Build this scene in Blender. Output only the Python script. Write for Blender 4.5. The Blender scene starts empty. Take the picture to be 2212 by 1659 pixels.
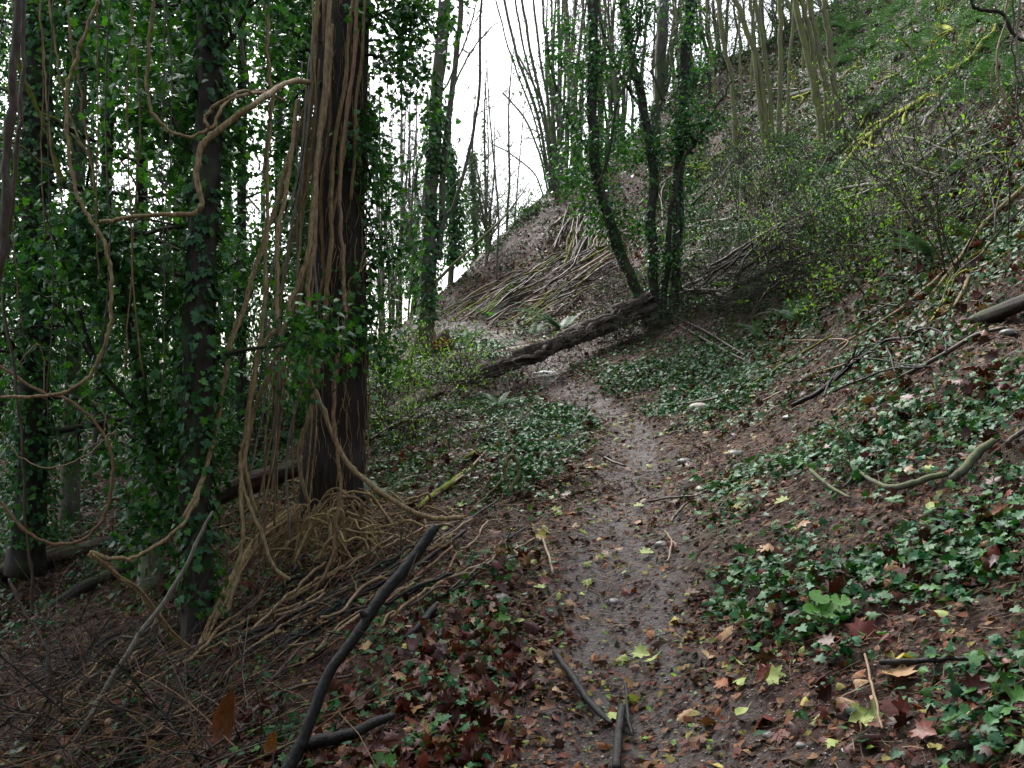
import bpy, math, random
import numpy as np
random.seed(7); RNG = np.random.default_rng(11)
S = bpy.context.scene; COL = S.collection
F = 1915.0; CU, CV, CH = 1106.0, 829.5, 1.6          # focal length and centre of the picture in its own pixels, eye height

# ---------------------------------------------------------------- camera, sky, sun, exposure
cam = bpy.data.cameras.new('camera'); co = bpy.data.objects.new('camera', cam); COL.objects.link(co)
cam.sensor_width = 36; cam.lens = 36*F/2212; cam.clip_end = 2000; cam.clip_start = 0.05
co.location = (0, 0, CH); co.rotation_euler = (math.radians(90), 0, 0); S.camera = co
W = bpy.data.worlds.new('World'); S.world = W; W.use_nodes = True
wn = W.node_tree.nodes; wl = W.node_tree.links; wn.clear()
SUN_EL, SUN_ROT = math.radians(52), math.radians(-25)
sky = wn.new('ShaderNodeTexSky'); sky.sky_type = 'NISHITA'; sky.sun_disc = False
sky.sun_elevation = SUN_EL; sky.sun_rotation = SUN_ROT; sky.dust_density = 4; sky.air_density = 1.0
hs = wn.new('ShaderNodeHueSaturation'); hs.inputs['Saturation'].default_value = 0.38; hs.inputs['Value'].default_value = 1.25
bg = wn.new('ShaderNodeBackground'); bg.inputs[1].default_value = 0.13
wo = wn.new('ShaderNodeOutputWorld')
wl.new(sky.outputs[0], hs.inputs['Color']); wl.new(hs.outputs[0], bg.inputs[0]); wl.new(bg.outputs[0], wo.inputs[0])
sl = bpy.data.lights.new('sun', 'SUN'); sl.energy = 1.1; sl.angle = math.radians(20); sl.color = (1, .97, .93)
so = bpy.data.objects.new('sun', sl); COL.objects.link(so)
so.rotation_euler = (math.radians(90)-SUN_EL, 0, math.radians(180)-SUN_ROT)
S.view_settings.view_transform = 'Standard'; S.view_settings.look = 'None'
S.view_settings.exposure = 1.5; S.view_settings.gamma = 1; S.view_settings.use_curve_mapping = False
S.cycles.max_bounces = 5; S.cycles.diffuse_bounces = 3; S.cycles.glossy_bounces = 2; S.cycles.transmission_bounces = 3
S.cycles.use_denoising = True

# ---------------------------------------------------------------- maths
def hsh(i, j, k, s):
    n = (i*374761393 + j*668265263 + k*2147483647 + s*1274126177) & 0xffffffff
    n = ((n ^ (n >> 13))*1274126177) & 0xffffffff
    return ((n ^ (n >> 16)) & 0xffff)/65535.0
def vn(x, y, z=0, s=0):                                  # value noise in [-1,1]
    x, y, z = np.broadcast_arrays(np.asarray(x, float), np.asarray(y, float), np.asarray(z, float))
    i, j, k = np.floor(x).astype(np.int64), np.floor(y).astype(np.int64), np.floor(z).astype(np.int64)
    fx, fy, fz = x-i, y-j, z-k
    fx, fy, fz = [t*t*(3-2*t) for t in (fx, fy, fz)]
    r = 0
    for a in (0, 1):
        for b in (0, 1):
            for c in (0, 1):
                r = r + hsh(i+a, j+b, k+c, s)*(fx if a else 1-fx)*(fy if b else 1-fy)*(fz if c else 1-fz)
    return r*2-1
def P(u, v, y): return np.array([(u-CU)/F*y, y, CH-(v-CV)/F*y])
CP = [(1400,1659,3.6),(1330,1300,5.2),(1350,1100,7),(1370,1000,8.5),(1370,930,10),(1290,870,12),(1190,815,14),(1110,742,18),
 (2212,1659,2.6),(2212,1300,3.6),(2212,1000,4.6),(2212,700,6.5),(2212,500,8),(2212,300,10),(2212,0,14),
 (1950,1500,3.2),(1950,1200,4.3),(1950,900,6),(1950,700,8.2),(1950,500,11),(1950,300,15),(1950,100,21),
 (1700,1500,3.6),(1700,1300,4.7),(1700,1000,7),(1700,850,9.5),(1700,700,12),(1700,500,16),(1700,300,22),(1700,150,28),
 (1500,800,12),(1480,700,14),(1520,1000,8),(1500,300,27),(1400,500,23),(1300,650,20),(1200,600,23),(1050,640,24.5),(940,690,24),
 (1020,588,27),(1122,470,29),(1230,385,31),(1374,285,32),(1500,160,33),(1703,74,33),(1900,-20,32),
 (900,745,17.5),(1000,790,15),(850,900,12),(850,1050,9),(600,1000,11.5),(600,850,17),(450,855,20),(200,950,15),(200,850,20),
 (50,1100,11),(50,1300,8.5),(50,1500,6.2),(50,1659,5),(430,1360,6.8),(430,1659,4.2),(700,1659,3.7),(700,1300,6),(720,1095,8.3),
 (300,1150,9.5),(1000,1200,6.2),(1000,1400,4.7),(1050,1000,9),(1150,900,11.5)]
CPX = [P(*c) for c in CP] + [np.array(p, float) for p in [(0,0,-.12),(2,0,.75),(-2,0,-.9),(4,0,1.9),(-5,0,-2),(0,-8,-.8),(6,-4,2.5),(-8,-6,-3.5),
 (-3.2,31,2.3),(-1,33,4.2),(2,37,6),(6,40,8.5),(11,42,10),(17,42,12),(16,20,12.5),(14,8,8),(-6,28,1.6),(-14,24,.6),(-16,12,-.8),(-12,4,-2.6),
 (22,32,18),(-10,40,-2),(-25,35,-3),(0,48,-1),(12,55,2),(-25,15,-3),(28,10,15),(28,-10,12)]]
CA = np.array(CPX)
def tps(r2): return 0.5*r2*np.log(np.maximum(r2, 1e-9))
_n = len(CA); _d2 = ((CA[:, None, :2]-CA[None, :, :2])**2).sum(-1)
_A = np.zeros((_n+3, _n+3)); _A[:_n, :_n] = tps(_d2)+np.eye(_n)*0.6; _A[:_n, _n] = 1; _A[:_n, _n+1:] = CA[:, :2]; _A[_n, :_n] = 1; _A[_n+1:, :_n] = CA[:, :2].T
_w = np.linalg.solve(_A, np.concatenate([CA[:, 2], [0, 0, 0]]))
PY = np.array([-4,0,3.6,5.2,7,8.5,10,12,14,18,22,27]); PX = np.array([.3,.4,.53,.6,.86,1.15,1.36,1.15,.6,.02,-1.1,-4.5])
PW = np.array([.46,.46,.48,.46,.40,.33,.27,.22,.26,.27,.3,.25])
def pathd(x, y):
    y = np.asarray(y, float)
    return np.abs(x-np.interp(y, PY, PX)+.07*vn(y*1.1, 3.3, 0, 5))/np.interp(y, PY, PW)   # <1 on the path
def H0(x, y):
    x = np.asarray(x, float); y = np.asarray(y, float); xf = x.ravel(); yf = y.ravel(); out = np.empty(xf.shape)
    for a in range(0, len(xf), 50000):
        X = xf[a:a+50000, None]; Y = yf[a:a+50000, None]
        out[a:a+50000] = tps((X-CA[:, 0])**2+(Y-CA[:, 1])**2) @ _w[:_n]+_w[_n]+_w[_n+1]*X[:, 0]+_w[_n+2]*Y[:, 0]
    r = np.hypot(xf-3, yf-18); t = np.clip((r-34)/30, 0, 1); t = t*t*(3-2*t)
    out = out*(1-t)+(-7)*t
    return out.reshape(x.shape)
def H(x, y):
    z = H0(x, y); pd = pathd(x, y); off = np.clip((pd-.7)/.9, 0, 1)
    z = z-.05*np.clip(1.15-pd, 0, 1)*(np.asarray(y) < 20)
    z = z+.30*vn(np.asarray(x)*.33, np.asarray(y)*.33, 0, 7)*np.clip((np.asarray(y)-19)/8, 0, 1)*np.clip((pd-3)/4, 0, 1)+.14*vn(np.asarray(x)*.9, np.asarray(y)*.9, 0, 8)*np.clip((np.asarray(y)-10)/10, 0, 1)*np.clip((pd-2)/4, 0, 1)
    n = .10*vn(np.asarray(x)*.7, np.asarray(y)*.7, 0, 1)+.05*vn(np.asarray(x)*2.1, np.asarray(y)*2.1, 0, 2)
    n = n+.022*vn(np.asarray(x)*6, np.asarray(y)*6, 0, 3)+.014*vn(np.asarray(x)*13, np.asarray(y)*13, 0, 4)
    return z+n*(.42+.58*off)
_ys = np.geomspace(1.6, 70, 2600)
def G(u, v, lift=0):                                      # where the sight line through a picture point meets the ground
    dx = (u-CU)/F; dz = -(v-CV)/F
    zz = CH+dz*_ys; hh = H(dx*_ys, _ys); k = np.nonzero(zz < hh)[0]
    y = _ys[k[0]] if len(k) else 34.0
    return np.array([dx*y, y, float(H(dx*y, y))+lift])
def proj(p): p = np.asarray(p); return CU+F*p[..., 0]/p[..., 1], CV-F*(p[..., 2]-CH)/p[..., 1]
def inpoly(u, v, poly):
    c = np.zeros(np.shape(u), bool); n = len(poly)
    for i in range(n):
        x1, y1 = poly[i]; x2, y2 = poly[(i+1) % n]
        if y1 == y2: continue
        c ^= ((y1 > v) != (y2 > v)) & (u < (x2-x1)*(v-y1)/(y2-y1)+x1)
    return c
def norm(a): return a/np.maximum(np.linalg.norm(a, axis=-1, keepdims=True), 1e-9)

# ---------------------------------------------------------------- mesh building
class MB:
    def __init__(s): s.v = []; s.f = {3: [], 4: []}; s.n = 0
    def add(s, v, f):
        v = np.asarray(v, np.float32).reshape(-1, 3); f = np.asarray(f, np.int64)
        s.v.append(v); s.f[f.shape[1]].append(f+s.n); s.n += len(v)
    def add2(s, v, f3, f4):
        v = np.asarray(v, np.float32).reshape(-1, 3); s.v.append(v)
        if len(f3): s.f[3].append(np.asarray(f3)+s.n)
        if len(f4): s.f[4].append(np.asarray(f4)+s.n)
        s.n += len(v)
    def mesh(s, name, mat, smooth=True):
        me = bpy.data.meshes.new(name); v = np.concatenate(s.v)
        f3 = np.concatenate(s.f[3]) if s.f[3] else np.zeros((0, 3), np.int64); f4 = np.concatenate(s.f[4]) if s.f[4] else np.zeros((0, 4), np.int64)
        me.vertices.add(len(v)); me.vertices.foreach_set('co', v.ravel())
        L = np.concatenate([f3.ravel(), f4.ravel()]).astype(np.int32); me.loops.add(len(L)); me.loops.foreach_set('vertex_index', L)
        st = np.concatenate([np.arange(len(f3))*3, len(f3)*3+np.arange(len(f4))*4]).astype(np.int32)
        me.polygons.add(len(st)); me.polygons.foreach_set('loop_start', st)
        me.polygons.foreach_set('loop_total', np.concatenate([np.full(len(f3), 3), np.full(len(f4), 4)]).astype(np.int32))
        me.polygons.foreach_set('use_smooth', np.full(len(st), smooth)); me.update(calc_edges=True); me.materials.append(mat)
        return me
    def build(s, name, mat, parent=None, smooth=True, origin=None):
        if not s.v: return None
        if origin is None and parent is not None: origin = np.array(parent.location)
        elif origin is None:
            a = np.concatenate(s.v); origin = np.array([a[:, 0].mean(), a[:, 1].mean(), a[:, 2].min()])
        s.v = [a-np.asarray(origin, np.float32) for a in s.v]
        o = bpy.data.objects.new(name, s.mesh(name, mat, smooth)); COL.objects.link(o)
        if parent is not None: o.parent = parent
        else: o.location = origin
        return o
def spline(pts, rad, sub):
    pts = np.asarray(pts, float); rad = np.asarray(rad, float)
    if len(pts) < 3 and sub > 1:
        t = np.linspace(0, 1, sub*(len(pts)-1)+1); i = np.arange(len(pts))/(len(pts)-1)
        return np.stack([np.interp(t, i, pts[:, k]) for k in range(3)], 1), np.interp(t, i, rad)
    e = np.concatenate([[2*pts[0]-pts[1]], pts, [2*pts[-1]-pts[-2]]]); out = []; ro = []
    for i in range(len(pts)-1):
        p0, p1, p2, p3 = e[i:i+4]
        for t in np.arange(sub)/sub:
            out.append(.5*((2*p1)+(-p0+p2)*t+(2*p0-5*p1+4*p2-p3)*t*t+(-p0+3*p1-3*p2+p3)*t**3)); ro.append(rad[i]*(1-t)+rad[i+1]*t)
    out.append(pts[-1]); ro.append(rad[-1]); return np.array(out), np.array(ro)
def tube(mb, pts, rad, n=8, sub=4, wob=0.0, ridge=0.0, seed=0, fray=0):
    """a tapering round stem; wob bends its line, ridge roughens its bark"""
    pts = np.asarray(pts, float)
    if np.isscalar(rad): rad = [rad]*len(pts)
    if len(rad) == 2 and len(pts) > 2: rad = np.linspace(rad[0], rad[1], len(pts))
    q, r = spline(pts, rad, sub); m = len(q)
    if fray:                                            # swollen joints
        s = 4
        while s < m-2: r[s] *= 1.28; s += int(RNG.integers(5, 11))
    if wob:
        s = np.arange(m)*.7; w = np.stack([vn(s, seed+.5, 0, 21), vn(s, seed+.5, 0, 22), vn(s, seed+.5, 0, 23)], 1)*wob
        q = q+w*np.minimum(1, np.arange(m)/2.)[:, None]
    T = norm(np.gradient(q, axis=0)); a = np.array([1., 0, 0]) if abs(T[0][0]) < .8 else np.array([0, 1., 0])
    N = np.empty_like(q); N[0] = norm(a-T[0]*a.dot(T[0]))
    for i in range(1, m): N[i] = norm(N[i-1]-T[i]*N[i-1].dot(T[i]))
    B = np.cross(T, N); an = np.arange(n)*2*np.pi/n; c, s_ = np.cos(an), np.sin(an)
    R = np.repeat(r[:, None], n, 1)
    if ridge:
        L = np.concatenate([[0], np.cumsum(np.linalg.norm(np.diff(q, axis=0), axis=1))])
        fr = max(2.0, n/7.0)
        R = R*(1+ridge*(vn(c[None]*fr+9, s_[None]*fr+9, L[:, None]*3, seed)+.6*vn(c[None]*fr*2, s_[None]*fr*2, L[:, None]*7, seed+1)))
    V = q[:, None]+N[:, None]*(R*c)[..., None]+B[:, None]*(R*s_)[..., None]
    V = np.concatenate([V.reshape(-1, 3), q[:1]-T[:1]*r[0]*.3, q[-1:]+T[-1:]*r[-1]*.3])
    i = np.arange(m-1)[:, None]*n; j = np.arange(n)[None]; j2 = (j+1) % n
    Q = np.stack([i+j, i+j2, i+n+j2, i+n+j], -1).reshape(-1, 4); j = np.arange(n); j2 = (j+1) % n; e = (m-1)*n
    T3 = np.concatenate([np.stack([j2, j, np.full(n, m*n)], 1), np.stack([e+j, e+j2, np.full(n, m*n+1)], 1)])
    mb.add2(V, T3, Q); return q, r
def template(half, cen=(.38, 0), bend=.12):
    o = [half[0]]+half[1:]+[(x, -y) for x, y in half[-2:0:-1]]
    v = [(cen[0], cen[1], .0)]+[(x, y, -bend*abs(y)*1.6-bend*.5*x*x) for x, y in o]; n = len(o)
    return np.array(v), np.array([(0, 1+i, 1+(i+1) % n) for i in range(n)])
IVY = template([(0, 0), (-.17, .24), (.08, .52), (.28, .30), (.52, .44), (.62, .18), (1, 0)])
MAPLE = template([(0, 0), (-.18, .34), (.06, .30), (.12, .66), (.34, .40), (.66, .54), (.66, .22), (.84, .20), (1.05, 0)], bend=.2)
HEXL = template([(0, 0), (.02, .40), (.5, .34), (1, 0)], (.4, 0))
OVAL = template([(0, 0), (.2, .26), (.6, .28), (1, 0)], (.45, 0), .3)
def simple(pts): return np.array(pts, float), None
SLIM = (np.array([(0, 0, 0), (.45, .2, .06), (1, 0, 0), (.45, -.2, .06)]), np.array([(0, 1, 2), (0, 2, 3)]))
DIAM = (np.array([(0, 0, 0), (.35, .42, -.08), (1, 0, -.05), (.35, -.42, -.08)]), np.array([(0, 1, 2), (0, 2, 3)]))
def leaves(mb, C, Nn, size, tpl, tip=None, curl=1.0, rng=RNG):
    """one leaf blade at each point C, facing Nn, its tip towards tip (random if None)"""
    C = np.asarray(C, float)
    if not len(C): return
    N = norm(np.asarray(Nn, float)); m = len(C)
    t = rng.normal(size=(m, 3)) if tip is None else np.broadcast_to(tip, (m, 3))+rng.normal(size=(m, 3))*.45
    t = norm(t-N*(t*N).sum(1, keepdims=True)); b = np.cross(N, t); tv, tf = tpl
    cz = rng.uniform(.2, 2.2, (m, 1))*curl*np.where(rng.random((m, 1)) < .3, -1, 1); s = np.broadcast_to(size, (m,))[:, None, None]
    V = C[:, None]+s*(t[:, None]*(tv[:, 0]-.4)[None, :, None]+b[:, None]*tv[:, 1][None, :, None]+N[:, None]*(tv[:, 2][None]*cz)[..., None])
    mb.add(V.reshape(-1, 3), (tf[None]+(np.arange(m)*len(tv))[:, None, None]).reshape(-1, 3))
def tag(o, label=None, cat=None, group=None, kind=None):
    if label: o['label'] = label
    if cat: o['category'] = cat
    if group: o['group'] = group
    if kind: o['kind'] = kind
    return o
def thing(name, loc, label, cat, group=None):
    o = bpy.data.objects.new(name, None); o.empty_display_size = .2; COL.objects.link(o); o.location = tuple(float(t) for t in loc); return tag(o, label, cat, group)

# ---------------------------------------------------------------- materials
def newmat(name):
    m = bpy.data.materials.new(name); m.use_nodes = True; nt = m.node_tree; return m, nt, nt.nodes['Principled BSDF'], nt.nodes['Material Output']
def ramp(nt, stops):
    r = nt.nodes.new('ShaderNodeValToRGB'); e = r.color_ramp.elements
    while len(e) > 1: e.remove(e[-1])
    e[0].position = stops[0][0]; e[0].color = (*stops[0][1], 1)
    for p, c in stops[1:]: k = e.new(p); k.color = (*c, 1)
    return r
def leafmat(name, cols, rough=.4, trans=.25, spec=.5, const=False, vein=0):
    m, nt, b, out = newmat(name); b.inputs['Specular Tint'].default_value = (.62, 1, .80, 1) if 'ivy' in name else (1, 1, 1, 1); g = nt.nodes.new('ShaderNodeNewGeometry')  # ivy highlights tinted teal in the material, standing in for the skylight's colour
    st = [(i/len(cols), c) for i, c in enumerate(cols)] if const else [(i/max(1, len(cols)-1), c) for i, c in enumerate(cols)]
    r = ramp(nt, st)
    if const: r.color_ramp.interpolation = 'CONSTANT'
    nt.links.new(g.outputs['Random Per Island'], r.inputs[0])
    tc = nt.nodes.new('ShaderNodeTexCoord'); no = nt.nodes.new('ShaderNodeTexNoise'); no.inputs['Scale'].default_value = 60; no.inputs['Detail'].default_value = 4
    nt.links.new(tc.outputs['Object'], no.inputs['Vector'])
    mr = nt.nodes.new('ShaderNodeMapRange'); mr.inputs[1].default_value = .3; mr.inputs[2].default_value = .7; mr.inputs[3].default_value = .65; mr.inputs[4].default_value = 1.3
    nt.links.new(no.outputs[0], mr.inputs[0])
    mx = nt.nodes.new('ShaderNodeMix'); mx.data_type = 'RGBA'; mx.blend_type = 'MULTIPLY'; mx.inputs[0].default_value = 1
    nt.links.new(r.outputs[0], mx.inputs[6]); nt.links.new(mr.outputs[0], mx.inputs[7])
    nt.links.new(mx.outputs[2], b.inputs['Base Color']); b.inputs['Roughness'].default_value = rough; b.inputs['Specular IOR Level'].default_value = spec
    bp = nt.nodes.new('ShaderNodeBump'); bp.inputs['Strength'].default_value = .35; bp.inputs['Distance'].default_value = .004
    nt.links.new(no.outputs[0], bp.inputs['Height']); nt.links.new(bp.outputs[0], b.inputs['Normal'])
    if trans:
        t = nt.nodes.new('ShaderNodeBsdfTranslucent'); ms = nt.nodes.new('ShaderNodeMixShader'); ms.inputs[0].default_value = trans
        g2 = nt.nodes.new('ShaderNodeMix'); g2.data_type = 'RGBA'; g2.blend_type = 'MULTIPLY'; g2.inputs[0].default_value = 1; g2.inputs[7].default_value = (1.7, 1.9, .7, 1)
        nt.links.new(mx.outputs[2], g2.inputs[6]); nt.links.new(g2.outputs[2], t.inputs[0])
        nt.links.new(b.outputs[0], ms.inputs[1]); nt.links.new(t.outputs[0], ms.inputs[2]); nt.links.new(ms.outputs[0], out.inputs[0])
    return m
def barkmat(name, c1, c2, moss=None, mossamt=.5, scale=(22, 22, 5), rough=.75, bump=.6, wet=.4, dist=.02, mscale=3.5):
    m, nt, b, out = newmat(name); tc = nt.nodes.new('ShaderNodeTexCoord'); mp = nt.nodes.new('ShaderNodeMapping'); mp.inputs['Scale'].default_value = scale
    no = nt.nodes.new('ShaderNodeTexNoise'); no.inputs['Scale'].default_value = 1; no.inputs['Detail'].default_value = 6; no.inputs['Roughness'].default_value = .65
    nt.links.new(tc.outputs['Object'], mp.inputs[0]); nt.links.new(mp.outputs[0], no.inputs['Vector'])
    r = ramp(nt, [(.32, c1), (.68, c2)]); nt.links.new(no.outputs[0], r.inputs[0]); colr = r.outputs[0]
    if moss:
        n2 = nt.nodes.new('ShaderNodeTexNoise'); n2.inputs['Scale'].default_value = mscale; n2.inputs['Detail'].default_value = 7; nt.links.new(tc.outputs['Object'], n2.inputs['Vector'])
        ge = nt.nodes.new('ShaderNodeNewGeometry'); sx = nt.nodes.new('ShaderNodeSeparateXYZ'); nt.links.new(ge.outputs['Normal'], sx.inputs[0])
        ad = nt.nodes.new('ShaderNodeMath'); ad.operation = 'MULTIPLY_ADD'; ad.inputs[1].default_value = .16; nt.links.new(sx.outputs[2], ad.inputs[0]); nt.links.new(n2.outputs[0], ad.inputs[2])
        mr = nt.nodes.new('ShaderNodeMapRange'); mr.inputs[1].default_value = .62-.25*mossamt; mr.inputs[2].default_value = .72-.22*mossamt; nt.links.new(ad.outputs[0], mr.inputs[0])
        mx = nt.nodes.new('ShaderNodeMix'); mx.data_type = 'RGBA'; mx.inputs[7].default_value = (*moss, 1); nt.links.new(mr.outputs[0], mx.inputs[0]); nt.links.new(colr, mx.inputs[6]); colr = mx.outputs[2]
    nt.links.new(colr, b.inputs['Base Color']); b.inputs['Roughness'].default_value = rough; b.inputs['Specular IOR Level'].default_value = wet
    bp = nt.nodes.new('ShaderNodeBump'); bp.inputs['Strength'].default_value = bump; bp.inputs['Distance'].default_value = dist; nt.links.new(no.outputs[0], bp.inputs['Height']); nt.links.new(bp.outputs[0], b.inputs['Normal'])
    return m
MOSS = (.13, .15, .015)
M = dict(
 ivy=leafmat('ivy_leaf', [(.008, .032, .009), (.018, .066, .016), (.030, .10, .028), (.06, .17, .014)], .34, .30, .45),
 ivyfar=leafmat('ivy_leaf_far', [(.010, .042, .014), (.020, .075, .022), (.035, .12, .035), (.07, .18, .014)], .40, .40, .4),
 ivyground=leafmat('ground_ivy_leaf', [(.003, .020, .006), (.008, .042, .012), (.018, .085, .035), (.014, .07, .010), (.05, .13, .018), (.005, .034, .010), (.035, .105, .045), (.03, .07, .010), (.022, .06, .012)], .44, .15, .24),
 fresh=leafmat('fresh_leaf', [(.08, .19, .013), (.14, .28, .018), (.20, .35, .035)], .5, .4),
 litter=leafmat('dead_leaf', [(.032, .012, .008), (.075, .026, .015), (.045, .017, .012), (.11, .040, .018), (.06, .028, .018), (.15, .07, .03), (.035, .014, .008), (.12, .034, .012), (.17, .15, .035), (.05, .016, .011), (.022, .009, .007), (.17, .09, .045), (.03, .03, .010), (.085, .020, .011)], .62, .1, .18, const=True),
 redlitter=leafmat('wet_red_leaf', [(.04, .009, .008), (.075, .015, .012), (.055, .013, .012), (.12, .026, .013), (.03, .008, .008), (.085, .030, .022), (.13, .05, .022), (.22, .12, .055), (.09, .045, .034), (.05, .022, .018)], .42, .06, .24, const=True),
 herb=leafmat('herb_leaf', [(.02, .045, .014), (.035, .075, .02), (.06, .10, .025), (.04, .085, .04)], .5, .25, .25),
 ivystem=barkmat('ivy_runner_bark', (.05, .035, .02), (.13, .09, .05)),
 fern=leafmat('fern_leaf', [(.03, .08, .045), (.06, .14, .09), (.08, .17, .06)], .5, .2, .35),
 darkfern=leafmat('dark_fern_leaf', [(.02, .07, .015), (.035, .10, .02)], .45, .25),
 bark=barkmat('brown_bark', (.007, .005, .004), (.034, .022, .016), None, scale=(26, 26, 5), dist=.03, bump=.9),
 dark=barkmat('dark_wet_bark', (.008, .007, .006), (.035, .027, .02), (.03, .045, .012), .35),
 grey=barkmat('grey_bark', (.05, .05, .04), (.13, .12, .095), (.07, .085, .03), .6),
 olive=barkmat('mossy_alder_bark', (.055, .055, .026), (.15, .145, .075), (.11, .125, .03), .65, mscale=5),
 ymoss=barkmat('yellow_mossed_bark', (.05, .045, .02), (.12, .10, .04), (.26, .29, .025), 1.0, mscale=9, rough=.9),
 mossy=barkmat('moss_covered_bark', (.04, .035, .02), (.11, .09, .05), (.15, .17, .02), .9, mscale=9, rough=.9),
 vine=barkmat('tan_vine_bark', (.065, .042, .018), (.34, .24, .115), None, scale=(60, 60, 10), dist=.01),
 rvine=barkmat('red_brown_vine_bark', (.06, .032, .015), (.24, .14, .07), None, scale=(60, 60, 10), dist=.01),
 straw=barkmat('frayed_straw_fibre', (.09, .058, .024), (.40, .28, .13), None, scale=(70, 70, 14), dist=.008),
 greyvine=barkmat('pale_grey_vine_bark', (.07, .062, .05), (.21, .185, .15), None, scale=(60, 60, 12), dist=.006),
 wetstick=barkmat('wet_charcoal_bark', (.004, .004, .004), (.022, .020, .019), None, scale=(55, 55, 26), rough=.5, wet=.25, bump=.9, dist=.010),
 stick=barkmat('dead_stick_bark', (.018, .011, .008), (.075, .048, .033), None, scale=(50, 50, 20), rough=.5, dist=.006),
 tan=barkmat('tan_twig', (.12, .075, .04), (.27, .18, .10), None, scale=(50, 50, 20), rough=.5, dist=.004),
 pale=barkmat('pale_bleached_wood', (.16, .15, .13), (.36, .34, .30), None, scale=(50, 50, 12), dist=.006),
 rot=barkmat('rotten_red_wood', (.012, .006, .004), (.06, .028, .018), (.05, .05, .015), .3, scale=(30, 30, 12), dist=.03),
 stone=barkmat('grey_stone', (.07, .068, .066), (.20, .19, .18), None, scale=(30, 30, 30), rough=.45, dist=.004),
 palestone=barkmat('pale_stone', (.24, .21, .17), (.46, .42, .35), None, scale=(30, 30, 30), rough=.6, dist=.004),
 white=barkmat('white_paper', (.62, .62, .62), (.82, .82, .82), None, scale=(8, 8, 8), rough=.6, bump=.1),
 cutred=barkmat('red_cut_wood', (.16, .012, .010), (.36, .03, .022), None, scale=(20, 20, 60), rough=.6),
 cutpale=barkmat('pale_split_wood', (.30, .20, .11), (.55, .40, .25), None, scale=(50, 50, 10), rough=.7),
)
def onecolour(name, c, rough=.4, trans=.12):
    return leafmat(name, [c, tuple(t*.8 for t in c)], rough+.08, trans, .3)
LEAFC = dict(ru=onecolour('rust_leaf', (.17, .055, .022), .4, .1), yg=onecolour('yellow_green_leaf', (.30, .36, .10)), ye=onecolour('yellow_leaf', (.42, .34, .08)), ta=onecolour('tan_leaf', (.36, .22, .11)),
 orr=onecolour('orange_brown_leaf', (.28, .10, .035)), re=onecolour('dark_red_leaf', (.12, .022, .016), .3), br=onecolour('brown_leaf', (.13, .055, .03), .35), gr=onecolour('bright_green_leaf', (.07, .20, .025), .3, .25))

# ground material, a soft mask tells wet mud from leaf mould
def groundmat(name):
    m, nt, b, out = newmat(name); L = nt.links
    tc = nt.nodes.new('ShaderNodeTexCoord'); at = nt.nodes.new('ShaderNodeAttribute'); at.attribute_name = 'trodden'
    def noise(s, d=6, ro=.6):
        n = nt.nodes.new('ShaderNodeTexNoise'); n.inputs['Scale'].default_value = s; n.inputs['Detail'].default_value = d; n.inputs['Roughness'].default_value = ro; L.new(tc.outputs['Object'], n.inputs['Vector']); return n.outputs[0]
    def mix(f, a, c):
        x = nt.nodes.new('ShaderNodeMix'); x.data_type = 'RGBA'
        for sck, val in ((x.inputs[0], f), (x.inputs[6], a), (x.inputs[7], c)):
            if isinstance(val, tuple): sck.default_value = (*val, 1)
            else: L.new(val, sck)
        return x.outputs[2]
    n1, n2, n3 = noise(1.3), noise(9), noise(70, 4, .7)
    r1 = ramp(nt, [(.3, (.014, .007, .005)), (.5, (.040, .018, .012)), (.7, (.080, .038, .024))]); L.new(n2, r1.inputs[0])
    r2 = ramp(nt, [(.32, (.016, .011, .010)), (.5, (.048, .036, .032)), (.66, (.11, .09, .082))]); L.new(n3, r2.inputs[0])
    rm = ramp(nt, [(.55, (0, 0, 0)), (.68, (1, 1, 1))]); L.new(n1, rm.inputs[0])
    soil = mix(rm.outputs[0], r1.outputs[0], (.035, .042, .016))
    vo = nt.nodes.new('ShaderNodeTexVoronoi'); vo.inputs['Scale'].default_value = 45; L.new(tc.outputs['Object'], vo.inputs['Vector'])
    L.new(mix(at.outputs['Fac'], soil, r2.outputs[0]), b.inputs['Base Color'])
    rr = nt.nodes.new('ShaderNodeMapRange'); rr.inputs[1].default_value = .35; rr.inputs[2].default_value = .65; rr.inputs[3].default_value = .27; rr.inputs[4].default_value = .72; L.new(n2, rr.inputs[0]); L.new(rr.outputs[0], b.inputs['Roughness']); sp = nt.nodes.new('ShaderNodeMath'); sp.operation = 'MULTIPLY_ADD'; sp.inputs[1].default_value = .22; sp.inputs[2].default_value = .18; L.new(at.outputs['Fac'], sp.inputs[0]); L.new(sp.outputs[0], b.inputs['Specular IOR Level'])
    ad = nt.nodes.new('ShaderNodeMath'); ad.operation = 'MULTIPLY_ADD'; ad.inputs[1].default_value = -.5; L.new(vo.outputs[0], ad.inputs[0]); L.new(n3, ad.inputs[2])
    bp = nt.nodes.new('ShaderNodeBump'); bp.inputs['Strength'].default_value = .9; bp.inputs['Distance'].default_value = .02; L.new(ad.outputs[0], bp.inputs['Height']); L.new(bp.outputs[0], b.inputs['Normal'])
    return m
GM = groundmat('woodland_soil')

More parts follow.
